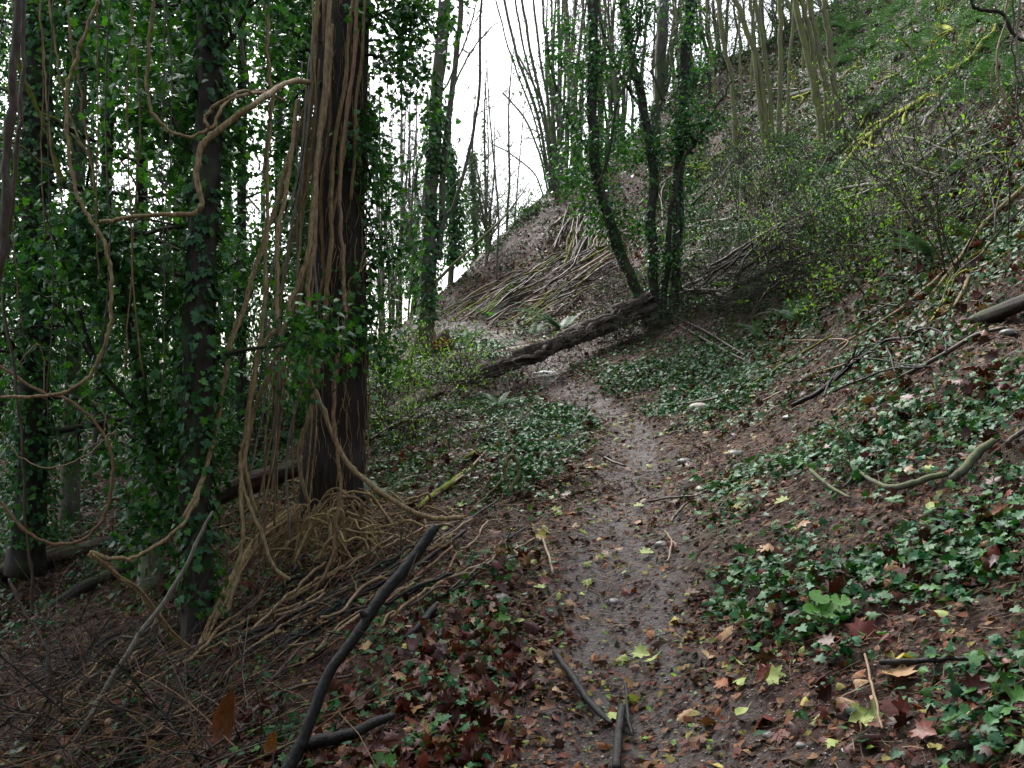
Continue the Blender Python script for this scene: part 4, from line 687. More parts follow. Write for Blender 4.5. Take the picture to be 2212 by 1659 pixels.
for k in range(60):
    u, v = RNG.uniform(1450, 2200), RNG.uniform(150, 720); a = RNG.normal(.62, .35); L = RNG.uniform(40, 170); du, dv = math.cos(a)*L/2, math.sin(a)*L/2; m = ['dark', 'stick', 'pale', 'ymoss', 'grey', 'stick'][k % 6]
    stick({'dark': 'black', 'stick': 'brown', 'pale': 'bleached', 'ymoss': 'yellow mossed', 'grey': 'grey'}[m]+' dead branch lying down the overgrown right slope', [(u-du, v+dv), (u, v), (u+du, v-dv)], RNG.uniform(2.5, 5.5), m, group='dead branches on the right slope', lift=.1, straight=True, wob=.03, side=3)
# mossy windfall on the upper right slope
MG = 'mossy windfall branches on the upper right slope'
o = stick('bright yellow mossed bough forking downhill, the longest on the slope', [(2003,228),(1970,248),(1931,270),(1895,299),(1862,324),(1830,364),(1803,398)], [14,14,14,12,10,8,6], 'ymoss', group=MG, lift=.12, n=10)
for pts, w in [([(1958,256),(1945,290),(1925,322)], 8), ([(1895,299),(1860,312),(1830,340)], 8), ([(1925,275),(1890,280),(1860,308),(1820,350)], 9), ([(1885,305),(1872,345),(1855,385)], 6), ([(1862,320),(1890,330),(1925,318),(1945,300)], 7)]:
    mb = MB(); tube(mb, onground(pts, .12), [rpx(w, 14), rpx(w*.4, 14)], 7, 4, wob=.03, ridge=.15); mb.build('side_branch', M['ymoss'], o, origin=np.array(o.location))
for lab, pts, w, mat in [('upper yellow mossed bough near the top right', [(2024,191),(2050,170),(2082,155),(2105,138),(2122,108),(2143,90),(2150,70)], [9,11,13,13,12,10,6], 'ymoss'), ('short mossy bough right of the split log', [(1976,152),(1990,146),(2005,140)], [10,11,9], 'ymoss'), ('short mossy bough above the ferns at top right', [(2025,68),(2045,74),(2060,80)], [12,13,10], 'ymoss'), ('pale grey bough with mossy tip below the upper mossed bough', [(2055,210),(2035,234),(2006,266),(1990,292)], [10,9,8,6], 'pale'), 
                         ('long pale bough crossing the scrub diagonally', [(2092,286),(2050,318),(2010,346),(1938,389),(1866,432),(1776,454)], [8,8,8,7,6,4], 'pale'), ('thin bleached pole below the long pale bough pointing down left', [(1772,460),(1740,488),(1704,511),(1660,540),(1614,569)], [8,8,7,6,5], 'pale'), ('dark bough arching above the forked mossed bough', [(1836,296),(1860,270),(1890,256),(1925,250)], [5,6,6,4], 'dark'),
                         ('mossy pole high up left of the split log', [(1895,192),(1915,182),(1940,172)], [7,8,6], 'ymoss'), ('dead grey stick right of the pale bough', [(2150,322),(2110,340),(2080,352)], [6,5,4], 'pale'), ('mossy pole lying between olive trees and log', [(1712,222),(1740,214),(1758,205)], [6,6,5], 'ymoss')]:
    stick(lab, pts, w, mat, group=MG, lift=.10, side=3)
RG = 'curling vines at the upper right corner'
for lab, pts, w, mat, y in [('curling grey vine hanging at the upper right corner', [(2176,-20),(2172,36),(2154,126),(2158,180),(2179,230),(2240,285)], 6, 'tan', 7), ('looped tan vine below the curling grey one', [(2190,300),(2160,295),(2143,275),(2140,250),(2152,230),(2170,240),(2190,262)], 4, 'tan', 7), ('dark mossy branch arching in at the top right corner', [(2090,-20),(2100,8),(2118,22),(2165,29),(2183,65),(2230,100)], 10, 'dark', 6), ('thin dark vine hanging from the top right branch', [(2183,-20),(2190,50),(2186,100),(2196,170),(2200,250),(2220,330)], 5, 'stick', 6), ('pale grey stem at the right edge', [(2204,-20),(2198,70),(2205,150),(2230,220)], 7, 'greyvine', 6), ('slack brown vine drooping at the right edge', [(2140,160),(2150,210),(2175,260),(2205,290),(2230,300)], 4, 'rvine', 6.8)]:
    vine(lab, pts, y, y, w, mat, RG, rings=False)
# poles thrown down on the far slope
PG = 'cut poles strewn down the far bare slope'
polys = [[(1000,690),(1080,640),(1160,610),(1250,590),(1290,640),(1180,690),(1080,700)], [(1200,480),(1290,430),(1330,520),(1320,620),(1230,590)], [(960,680),(1100,600),(1220,560),(1200,600),(1020,690)]]
cnt = 0
for k in range(900):
    u, v = RNG.uniform(940, 1480), RNG.uniform(400, 710)
    if not any(inpoly(u, v, p) for p in polys) and not (1400 < u < 1480 and RNG.random() < .3 and v < 480): continue
    ang = RNG.normal(.50, .13) if u < 1200 or v > 560 else RNG.normal(1.15, .3); L = RNG.uniform(30, 120); du, dv = math.cos(ang)*L/2, math.sin(ang)*L/2; bow = RNG.normal()*.05*L
    if proj(G(u, v))[0] is None: continue
    cnt += 1; m = ['grey', 'stick', 'mossy', 'greyvine', 'stick', 'tan'][cnt % 6]; w = RNG.uniform(1.6, 4.6)
    stick({'mossy': 'yellow mossed pole among the cut poles strewn on the far slope', 'grey': 'grey pole among the cut poles strewn on the far slope', 'stick': 'dark brown pole among the cut poles strewn on the far slope', 'greyvine': 'pale barked pole among the cut poles strewn on the far slope', 'tan': 'tan pole among the cut poles strewn on the far slope'}[m], [(u-du, v+dv), (u+bow*.5, v-bow), (u+du, v-dv)], [w, w, w*.5], m, group=PG, name='thrown_pole', lift=RNG.uniform(.04, .28), n=5, wob=.02, straight=True)
    if cnt >= 240: break
for k in range(95):                                                        # long sticks washed down the slope towards the lower left corner
    t_ = RNG.random(); u, v = 120+900*t_+RNG.normal()*70, 1590-430*t_+RNG.normal()*45; a = RNG.normal(.52, .14); L = RNG.uniform(90, 380)*(1-.4*t_); du, dv = math.cos(a)*L/2, math.sin(a)*L/2; m = ['stick', 'wetstick', 'vine', 'tan', 'rvine', 'dark'][k % 6]
    if v+dv > 1720 or v < 1170: continue
    stick({'stick': 'brown', 'wetstick': 'wet black', 'vine': 'tan', 'rvine': 'reddish', 'dark': 'dark', 'tan': 'pale brown'}[m]+' stick among those strewn down to the lower left corner', [(u-du, v+dv), (u-du*.3, v+dv*.3+RNG.normal()*9), (u+du*.4, v-dv*.4+RNG.normal()*9), (u+du, v-dv)], RNG.uniform(3.5, 8), m, group='sticks strewn down to the lower left corner', name='stick', lift=RNG.uniform(.03, .10), wob=.02, side=2 if k % 2 else 0)
# brushwood at the lower left: crooked dark twigs standing and lying in a thicket
BW = 'bare brush twigs of the lower left thicket'
for k in range(250):
    u = RNG.uniform(-30, 560); v = RNG.uniform(1400, 1700)
    if v < 1660-.9*(540-u)*.5-120: v += 150
    g = G(u, min(v, 1690)); mb = MB(); a = RNG.normal(.5, .5); d = np.array([math.cos(a)*RNG.choice([1, 1, -1]), RNG.normal()*.5, abs(RNG.normal(.35, .4))]); twig(mb, g, d, RNG.uniform(.35, 1.2), RNG.uniform(.003, .007), 2, 5, droop=.05)
    tag(mb.build('brush_twig', M[['stick', 'wetstick', 'rvine', 'stick'][k % 4]]), 'crooked bare twig in the brushwood thicket at the lower left', 'twig', BW)
# slim arching stems in the mid ground between trunk and log
for k in range(26):
    u, v = RNG.uniform(800, 1080), RNG.uniform(860, 1010); g = G(u, v); mb = MB(); twig(mb, g, np.array([RNG.normal()*.8, RNG.normal()*.3, .8]), RNG.uniform(.4, 1.0), .005, 2, 4, droop=.1)
    tag(mb.build('brush_twig', M['stick']), 'thin bare twig standing on the bank between trunk and fallen log', 'twig', 'bare twigs on the bank before the log')

# ================================================================ ferns
def frond(mb, p, d, L, wd, npin):
    q = [p]; dd = norm(d); st = 7
    for i in range(st): dd = norm(dd+np.array([0, 0, -.16])); q.append(q[-1]+dd*L/st)
    q, _ = spline(q, np.ones(len(q)), max(1, npin//st+1)); m = len(q); tube(mb, q[::2], [.004, .0015], 3, 1); T = norm(np.gradient(q, axis=0)); Sd = norm(np.cross(T, [0, 0, 1.])); U = np.cross(Sd, T)
    s = np.linspace(0, 1, m); ln = wd*np.clip(np.minimum(s*7, 1), 0, 1)*(1-s)**.75+.004; hw = L/m*.24
    for sg in (-1, 1):
        tip = q+sg*Sd*ln[:, None]+T*ln[:, None]*.28-U*ln[:, None]*.18; a, b = q-T*hw, q+T*hw; mid = (q+tip)/2; c1 = mid-T*hw*1.1; c2 = mid+T*hw*1.1
        V = np.stack([a, c1, tip, c2, b], 1).reshape(-1, 3); base = np.arange(m)[:, None]*5; mb.add(V, np.concatenate([base+[0, 1, 4], base+[1, 3, 4], base+[1, 2, 3]]))
def y_far(g): return g[1] > 11 and g[0] > 3
def fern(label, u, v, L, nf=11, mat='fern', group='ferns on the slope', dirs=None, npin=30, wdf=.15, pt=None):
    g = G(u, v) if pt is None else pt; t = thing('fern', g, label, 'fern', group)
    for k in range(nf):
        a = k*2.399+RNG.normal()*.2 if dirs is None else dirs[k % len(dirs)]; e = RNG.uniform(.7, 1.6); mb = MB(); frond(mb, g+[0, 0, .02], np.array([math.cos(a), math.sin(a), e]), L*RNG.uniform(.7, 1.1), L*wdf, npin); mb.build('frond', M[mat], t)
fern('large fern with long fronds fanning left above the path beyond the log', 1215, 715, 1.25, 16, dirs=[2.6, 2.9, 3.2, 2.3, 3.5, 2.0, 1.2, .4, 3.0])
fern('blue green fern left of the large one beyond the log', 1150, 728, .9, 12, dirs=[.2, .5, 3.0, .8, -.2, 2.5, 1.4, -1.5])
fern('pale fern on the far slope foot beneath the strewn poles', 1055, 690, 1.0, 9)
fern('small fern by the red stump', 1010, 738, .7, 9)
fern('low fern beside the pale paper scrap', 1100, 745, .6, 7)
fern('small fern in the bank left of the path before the log', 1075, 885, .55, 9)
fern('fern half hidden right of the thick trunk foot', 815, 1085, .5, 10, 'darkfern')
fern('pale fern glimpsed between vines and thick trunk', 640, 960, .8, 12)
fern('fern with a yellowing frond on the bank below the bushes', 1640, 735, .55, 9, 'fern')
fern('upright fern right of the fern with yellowing frond', 1720, 700, .7, 9)
fern('dark glossy fern with two big fronds near the right edge', 2120, 525, .75, 9, 'darkfern', dirs=[.1, -.3, 3.1, .4, 2.8, -.8])
fern('light blue green fern left of the dark glossy fern', 2020, 560, .75, 10, dirs=[3.3, 2.9, 3.6, 2.4, .4])
fern('fern beside the pale bough at the right', 2060, 380, .7, 9)
for k, (u, v, L) in enumerate([(1850,215,1.0),(1870,262,1.1),(1790,345,1.0),(1815,380,.9),(1905,235,1.0),(1830,140,1.1),(1880,110,1.1),(1920,80,1.1),(1960,60,1.2),(1850,70,1.2),(1985,110,1.0),(2010,150,1.0),(2080,120,1.0),(2120,170,.9),(2060,60,1.1),(1990,30,1.2),(1930,30,1.2),(2150,110,.9),(1970,190,.9),(2080,230,.8),(2140,230,.8),(1890,170,1.0),(1760,110,1.2),(1800,100,1.2),(2100,60,1.0),(2180,200,.8),(1940,215,.8),(2020,100,1.1),(1820,60,1.2),(1700,320,.9),(1740,400,.9),(1860,30,1.2),(1900,55,1.1),(1945,110,1.1),(2040,15,1.1),(2050,170,.9),(2110,200,.8),(2160,60,1.0),(2190,150,.9),(1775,75,1.2),(1800,150,1.1),(1835,110,1.1)]):
    fern('fern with arching fronds on the upper right slope above the mossed boughs' if v < 300 else 'fern among the scrub on the middle right slope', u, v, L, 9, group='ferns on the upper right slope', npin=18, wdf=.17)
# ================================================================ scrub with fresh leaves
SG = 'scrub bushes with fresh spring leaves'
def shrub(label, u, v, h, wdt, ns=14, nl=700, group=SG, leaf='fresh', size=.045, stem='stick'):
    g = G(u, v); t = thing('leafing_shrub', g, label, 'shrub', group); mb = MB(); tips = []
    for k in range(ns):
        a = RNG.uniform(0, 6.28); p = g+np.array([math.cos(a)*wdt*.3*RNG.random(), math.sin(a)*wdt*.3*RNG.random(), 0]); p[2] = H(p[0], p[1])-.03
        L = h*RNG.uniform(.6, 1.15); d = norm(np.array([math.cos(a)*wdt/h*.7, math.sin(a)*wdt/h*.7, 1])); q = [p]; 
        for i in range(5): d = norm(d+RNG.normal(size=3)*.14+[0, 0, -.05]); q.append(q[-1]+d*L/5)
        line, r = tube(mb, q, [.008, .003], 5, 3)
        tips += list(line[5:])
        for i in range(5): tips += twig(mb, line[RNG.integers(4, len(line))], d+RNG.normal(size=3)*.7, L*RNG.uniform(.2, .45), .0035, 1, 3)
    mb.build('stems', M[stem], t); i = RNG.integers(0, len(tips), nl); c = np.array(tips)[i]+RNG.normal(size=(nl, 3))*.05; lf = MB(); leaves(lf, c, RNG.normal(size=(nl, 3))+[0, 0, .8], size*RNG.uniform(.6, 1.2, nl), SLIM, (0, 0, 1)); lf.build('foliage', M[leaf], t)
sl_ = 'bush with fresh lime green leaves in the big thicket right of the ivy stems'
for k in range(44):
    u, v = RNG.uniform(1460, 2120), RNG.uniform(340, 720)
    if v > 690-(u-1700)*.30 or v > 560+(u-1440)*.9: u, v = RNG.uniform(1560, 1920), RNG.uniform(430, 620)
    if 1400 < u < 1660 and 560 < v < 700: continue
    shrub(sl_ if v > 470 else 'bush with sparse fresh leaves higher on the slope below the olive trees', u, v, RNG.choice([.5, .7, .9, 1.2, 2.0]), RNG.uniform(.9, 1.8), 7, int(RNG.uniform(90, 260)), size=.055)
for k, (u, v, h, w_, nl) in enumerate([(850,840,1.3,.8,900),(880,870,1.0,.8,900),(945,865,.8,.9,900),(985,830,1.0,.8,600),(830,790,1.4,.8,700),(870,930,.9,.7,500),(1020,800,.8,.7,300),(820,880,1.1,.6,500),(860,960,.7,.6,300)]):
    shrub('bush with yellow green new leaves between thick trunk and fallen log', u, v, h, w_, 9, int(nl*.5), 'bushes between trunk and log', size=.05)
for k in range(30):                                                          # dull evergreen underscrub behind the fresh leaves
    u, v = RNG.uniform(1500, 1900), RNG.uniform(330, 560)
    shrub('dull green low scrub bush on the slope among the olive trees', u, v, .75, 1.3, 8, 420, 'dull green scrub on the slope', 'ivyground', .07)
for k in range(44):                                                          # undergrowth that roughens the crest line
    u = RNG.uniform(1075, 1880); v = np.interp(u, [1014,1054,1083,1122,1205,1306,1374,1499,1703,1805,1880], [591,540,511,465,405,324,281,155,72,28,0])+RNG.uniform(4, 26)
    shrub('straggling undergrowth bush on the crest of the hill', u, v, RNG.uniform(.5, 2.2), RNG.uniform(1.0, 2.2), 9, int(RNG.uniform(60, 340)), 'undergrowth bushes on the hill crest', 'ivyfar', .11, 'dark')
for k in range(44):
    u, v = RNG.uniform(-40, 690), RNG.uniform(838, 960)
    shrub('dark ivy smothered bush on the floor of the left hand wood', u, v, RNG.uniform(.8, 3.4), RNG.uniform(1.2, 2.4), 9, int(RNG.uniform(300, 900)), 'ivy smothered bushes in the left wood', 'ivyfar', .10, 'dark')
for lab, u, v in [('bright weed with whorled leaves on the bank, upper left of the three', 1555, 645), ('bright weed with whorled leaves on the bank, right of the three', 1605, 655), ('bright weed with whorled leaves on the bank, lowest of the three', 1600, 688)]:
    g = G(u, v); t = thing('weed', g, lab, 'plant', 'whorled weeds on the bank'); mb = MB(); tube(mb, [g, g+[0, 0, .22]], [.004, .003], 4, 1); mb.build('stem', M['fern'], t); lf = MB(); a = RNG.random(14)*6.28; w_ = np.stack([np.cos(a), np.sin(a), .5*np.ones(14)], 1)
    leaves(lf, g+[0, 0, .2]+w_*.07, np.stack([-.3*w_[:, 0], -.3*w_[:, 1], np.ones(14)], 1), .14, SLIM, w_); lf.build('foliage', M['fresh'], t)

# ================================================================ ground cover
IVP = [([(1480,1150),(1600,1040),(1700,1010),(1900,900),(2230,840),(2230,1700),(2080,1640),(2050,1560),(1900,1480),(1750,1430),(1640,1400),(1560,1330),(1500,1230)], 1.0), ([(1240,800),(1350,770),(1500,760),(1640,800),(1640,860),(1540,900),(1460,915),(1400,905),(1320,860)], 1.2),
       ([(1000,930),(1080,890),(1200,870),(1300,905),(1330,940),(1270,990),(1200,1010),(1120,1060),(1040,1050),(1100,990)], 1.15), ([(930,730),(1010,725),(1085,740),(1090,780),(1000,800),(940,790)], 1.2), ([(1700,900),(1760,900),(1900,980),(1800,1010),(1650,1040)], .3),
       ([(1640,700),(1800,600),(2000,500),(2230,420),(2230,620),(2050,600),(1900,720),(1760,770)], .8), ([(1750,770),(1900,720),(2050,680),(2230,800),(2230,900),(1900,900)], .35), ([(1450,750),(1640,700),(1750,780),(1640,830)], .5), ([(1180,850),(1300,880),(1420,1000),(1250,1010)], .2),
       ([(-60,860),(600,860),(640,1100),(400,1200),(-60,1300)], .55), ([(780,780),(1000,800),(1080,870),(1000,930),(780,1010)], .8), ([(800,1010),(1060,1050),(980,1110),(800,1090)], .3), ([(1440,400),(1900,330),(2230,330),(2230,440),(1900,560),(1600,680),(1450,650)], 1.1),
       ([(1500,160),(1800,0),(2230,-20),(2230,330),(1450,400)], .9), ([(1090,520),(1250,400),(1300,430),(1150,540)], .4), ([(560,1380),(800,1330),(1100,1330),(1120,1659),(480,1659)], .34)]
def masked(n_per, ylo, yhi, polys, base=0.0, pathkeep=.03, lo_=0., e0=.8, e1=.5):
    x, y = scatter(n_per, ylo, yhi); z = H(x, y); u, v = proj(np.stack([x, y, z], -1)); w_ = np.full(len(x), base)
    u = u+RNG.normal(size=len(u))*16+45*vn(x*1.5, y*1.5, 0, 51)*np.clip(8/y, .3, 1.5); v = v+RNG.normal(size=len(u))*10+30*vn(x*1.5, y*1.5, 0, 52)*np.clip(8/y, .3, 1.5)
    for p, wt in polys: w_ = np.where(inpoly(u, v, p), np.maximum(w_, wt), w_)
    w_ = w_*np.clip(.75+1.1*vn(x*1.7, y*1.7, 0, 41)+.5*vn(x*5, y*5, 0, 42), lo_, 1.6); s = np.clip((pathd(x, y)+.3*vn(x*4, y*4, 0, 43)-e0)/e1, 0, 1); w_ = w_*(pathkeep+(1-pathkeep)*s)
    k = RNG.random(len(x)) < w_; return x[k], y[k], z[k]
def cover(name, label, cat, mat, specs, polys, base, pathkeep, rise_, tilt, sizes, flat=1.0, curl=1.0, **kw):
    mb = MB()
    for (n_per, ylo, yhi, tpl, sc) in specs:
        x, y, z = masked(n_per, ylo, yhi, polys, base, pathkeep, **kw); n = len(x)
        c = np.stack([x, y, z+RNG.uniform(rise_[0], rise_[1], n)], 1); N = gnormal(x, y)*flat+RNG.normal(size=(n, 3))*tilt; leaves(mb, c, N, RNG.uniform(*sizes, n)*sc, tpl, curl=curl)
    return tag(mb.build(name, M[mat], origin=(0, 0, 0)), label, cat, kind='stuff')
cover('ground_ivy', 'ivy leaves carpeting the slopes on both sides of the path', 'ivy', 'ivyground', [(2000, 2.3, 5.2, IVY, .95), (1600, 5.2, 9, IVY, .95), (1350, 9, 16, HEXL, 1.05), (800, 16, 26, DIAM, 1.35), (330, 26, 36, DIAM, 1.9)], IVP, .14, .02, (.008, .085), .46, (.018, .064), e0=.9, e1=.6, lo_=.05)
mb = MB()                                                                   # runners that carry the ground ivy
for n_per, a, b2, L0, r0 in [(26, 2.3, 6, .5, .0016), (16, 6, 11, .8, .0024), (6, 11, 18, 1.2, .004)]:
    x, y, z = masked(n_per, a, b2, IVP, .05, .1)
    for i in range(len(x)):
        an = RNG.uniform(0, 6.28); q = []; px, py = x[i], y[i]
        for j in range(6): q.append((px, py)); an += RNG.normal()*.5; px += math.cos(an)*L0/6; py += math.sin(an)*L0/6
        q = np.array(q); q = np.column_stack([q, H(q[:, 0], q[:, 1])+RNG.uniform(.01, .06, 6)]); tube(mb, q, r0, 3, 1)
tag(mb.build('ivy_runners', M['ivystem'], origin=(0, 0, 0)), 'thin woody runners threading through the ground ivy', 'ivy', kind='stuff')
LIT = [([(-60,500),(2260,-50),(2260,1700),(-60,1700)], 1.0)]
cover('leaf_litter', 'dead brown leaves and flakes covering the ground', 'leaves', 'litter', [(2100, 2.2, 5.2, HEXL, .9), (1500, 5.2, 9, HEXL, 1.0), (700, 9, 16, DIAM, 1.3), (200, 16, 26, DIAM, 1.6), (60, 26, 36, DIAM, 2.4)], LIT, .9, .32, (.004, .025), .38, (.014, .055), lo_=.45, e0=.4, e1=1.0)
cover('red_leaf_mat', 'wet dark red maple leaves matted on the ground', 'leaves', 'redlitter', [(640, 2.2, 6, MAPLE, .95), (330, 6, 12, MAPLE, 1.0), (220, 12, 34, HEXL, 1.25)], [([(640,1659),(760,1480),(900,1370),(1060,1330),(1180,1420),(1200,1659),(1120,1700),(600,1700)], 1.3), ([(1700,1200),(2212,1000),(2212,1659),(1650,1659),(1560,1520),(1700,1400)], .30), ([(1900,640),(2230,560),(2230,850),(1900,900)], .5), ([(1000,700),(1300,480),(1480,420),(1480,640),(1250,720)], 1.5), ([(930,700),(1250,420),(1300,470),(1100,640)], .7), ([(1440,640),(1500,200),(1800,20),(2230,-20),(2230,560),(1700,780)], .8), ([(800,850),(1050,900),(1000,1100),(800,1090)], .25), ([(400,1400),(700,1300),(900,1300),(640,1659),(300,1659)], .22)], .12, .05, (.006, .075), .62, (.032, .085), curl=2.6)
cover('low_green_herbs', 'low olive green herbs and moss spreading over the right slope', 'herbs', 'herb', [(260, 5, 10, SLIM, 1.0), (260, 10, 18, SLIM, 1.3), (130, 18, 28, SLIM, 1.9), (60, 28, 36, SLIM, 2.6)], [([(1420,380),(1800,0),(2230,-20),(2230,560),(1900,720),(1600,760),(1450,680)], 1.0), ([(1130,470),(1400,230),(1440,330),(1250,470)], .6), ([(780,760),(1060,820),(1000,1080),(780,1080)], .8), ([(2000,560),(2230,560),(2230,860),(1900,800)], .3)], .08, .1, (.01, .12), .8, (.04, .11))
cover('yellow_leaf_flakes', 'small pale yellow green leaf scraps scattered over the soil', 'leaves', 'fresh', [(40, 2.4, 6, OVAL, 1.0), (40, 6, 12, HEXL, 1.1), (9, 12, 24, DIAM, 1.4)], LIT, .8, 1.0, (.004, .02), .25, (.02, .045))
# pebbles
def pebbles(mb, x, y, s, sink=.25):
    z = H(x, y); t = (1+5**.5)/2; V0 = norm(np.array([(-1, t, 0), (1, t, 0), (-1, -t, 0), (1, -t, 0), (0, -1, t), (0, 1, t), (0, -1, -t), (0, 1, -t), (t, 0, -1), (t, 0, 1), (-t, 0, -1), (-t, 0, 1)], float))
    Fc = np.array([(0,11,5),(0,5,1),(0,1,7),(0,7,10),(0,10,11),(1,5,9),(5,11,4),(11,10,2),(10,7,6),(7,1,8),(3,9,4),(3,4,2),(3,2,6),(3,6,8),(3,8,9),(4,9,5),(2,4,11),(6,2,10),(8,6,7),(9,8,1)])
    n = len(x); sc = s[:, None]*RNG.uniform([.8, .7, .4], [1.3, 1.2, .75], (n, 3)); a = RNG.random(n)*6.28; V = V0[None]*sc[:, None]*RNG.uniform(.85, 1.15, (n, 12, 1)); ca, sa = np.cos(a)[:, None], np.sin(a)[:, None]
    V = np.stack([V[..., 0]*ca-V[..., 1]*sa, V[..., 0]*sa+V[..., 1]*ca, V[..., 2]], -1)+np.stack([x, y, z+sc[:, 2]*sink], -1)[:, None]; mb.add(V.reshape(-1, 3), (Fc[None]+(np.arange(n)*12)[:, None, None]).reshape(-1, 3))
pebm = leafmat('pebble', [(.05, .045, .042), (.10, .09, .085), (.16, .15, .14), (.08, .07, .075), (.22, .20, .17)], .35, 0)
M['pebble'] = pebm; mb = MB()
for n_per, a, b_, s0, s1 in [(900, 2.3, 4.4, .003, .010), (260, 2.3, 7, .004, .014), (130, 7, 13, .006, .018)]:
    x, y = scatter(n_per, a, b_); u, v = proj(np.stack([x, y, H(x, y)], -1)); gr = inpoly(u, v, [(1480,1480),(1700,1400),(2212,1440),(2212,1700),(1480,1700)]); k = RNG.random(len(x)) < np.where(gr, 1.0, np.where(pathd(x, y) < 1.25, .55, .05)); x, y = x[k], y[k]; pebbles(mb, x, y, RNG.uniform(s0, s1, len(x))*RNG.uniform(.6, 1, len(x)))
tag(mb.build('gravel', pebm, origin=(0, 0, 0)), 'small grey pebbles pressed into the muddy path and bank', 'gravel', kind='stuff')
# needle and twig litter
mb = MB()
for n_per, a, b_, L0, L1, r0 in [(950, 2.3, 5.2, .02, .13, .0010), (420, 5.2, 9, .05, .25, .0017), (110, 9, 16, .1, .45, .003), (16, 16, 30, .2, .9, .006)]:
    x, y = scatter(n_per, a, b_); k = RNG.random(len(x)) < np.where(pathd(x, y) < 1.0, .35, .75); x, y = x[k], y[k]; n = len(x); an = RNG.normal(.45, .8, n)*RNG.choice([1, 1, 1, -1], n); L = RNG.uniform(L0, L1, n); dx, dy = np.cos(an)*L/2, np.sin(an)*L/2
    bx = RNG.normal(size=n)*L*.08; P0 = []
    for s in (-1, 0, 1):
        xx, yy_ = x+dx*s+(bx if s == 0 else 0), y+dy*s; P0.append(np.stack([xx, yy_, H(xx, yy_)+RNG.uniform(.004, .03, n)*(1+L*1.2)], -1))
    P0 = np.stack(P0, 1); sd = norm(np.stack([-dy, dx, 0*dx], -1))*(r0*RNG.uniform(.6, 2.0, n))[:, None]; up = np.array([0, 0, 1.])*np.linalg.norm(sd, axis=-1, keepdims=True)*1.2
    V = np.stack([P0-sd[:, None], P0+up[:, None], P0+sd[:, None]], 2).reshape(-1, 3); base = (np.arange(n)*9)[:, None]
    f = np.concatenate([base+[a_+p, a_+q_, a_+3+q_, a_+3+p] for a_ in (0, 3) for p, q_ in ((0, 1), (1, 2))]); mb.add(V, f)
M['twiglitter'] = leafmat('twig_litter', [(.03, .02, .014), (.08, .045, .03), (.18, .12, .07), (.022, .016, .013), (.10, .06, .04), (.05, .03, .02)], .65, 0, .15, const=True)
tag(mb.build('twig_litter', M['twiglitter'], origin=(0, 0, 0)), 'fine dead twigs and needles strewn over the ground', 'twigs', kind='stuff')
# stones one can point to
for lab, u, v, s, m_ in [('rounded grey stone by the green sycamore leaves left of the path', 1082, 1296, .055, 'stone'), ('pale flat stone among ivy right of the path bend', 1510, 887, .13, 'palestone'), ('small pale grey stone above the pale flat one', 1583, 851, .09, 'palestone'), ('tan stone on the path shoulder right', 1514, 1058, .045, 'palestone'), ('pinkish pale stone beside the tan stone', 1568, 1046, .045, 'palestone'), ('grey stone bedded in the path above the others', 1478, 1000, .07, 'stone'), ('flat grey stone on the bank edge of the path', 1590, 985, .08, 'stone'), ('dark stone among the ivy edge', 1718, 1028, .06, 'stone'), ('grey stone near the twiggy black branch', 1705, 905, .06, 'stone'), ('smooth stone in the muddy path foreground', 1325, 1303, .04, 'stone'), ('dull stone set in the path mud', 1430, 1180, .05, 'stone'), ('brown stone at the right edge below the black log', 2180, 722, .06, 'stone'), ('oval grey pebble at the bottom right of the path', 1663, 1592, .028, 'stone'), ('tiny white round pebble at the bottom right', 1826, 1624, .016, 'white'), ('grey cobble in the lower right corner gravel', 1730, 1612, .022, 'stone')]:
    g = G(u, v); bm = bpy.data.meshes.new('stone'); import bmesh; b_ = bmesh.new(); bmesh.ops.create_icosphere(b_, subdivisions=3, radius=s)
    for q_ in b_.verts: q_.co *= 1+.14*float(vn(q_.co.x/s*1.3+u, q_.co.y/s*1.3, q_.co.z/s*1.3, 3)); q_.co.z *= .55
    b_.to_mesh(bm); b_.free(); bm.polygons.foreach_set('use_smooth', [True]*len(bm.polygons)); bm.materials.append(M[m_]); o = bpy.data.objects.new('stone', bm); COL.objects.link(o); o.location = g+[0, 0, s*.12]; o.rotation_euler = (0, 0, RNG.uniform(0, 6)); tag(o, lab, 'stone')
g = G(1176, 816); mb = MB(); s = .17; V = [(-s*1.1, -.02, 0), (-.02, -s*.5, .02), (s*1.2, -.02, .01), (.03, s*.6, .03), (0, 0, .045)]; V = np.array(V); mb.add(np.concatenate([V, V-[0, 0, .012]]), [(0, 1, 4), (1, 2, 4), (2, 3, 4), (3, 0, 4), (6, 5, 9), (7, 6, 9), (8, 7, 9), (5, 8, 9)]); mb.f[4].append(np.array([(0, 5, 6, 1), (1, 6, 7, 2), (2, 7, 8, 3), (3, 8, 5, 0)])); mb.v[-1] = mb.v[-1]+g+[0, 0, .07]
tag(mb.build('paper_scrap', M['white'], smooth=False), 'white scrap of paper lying on the path by the fallen log', 'litter')

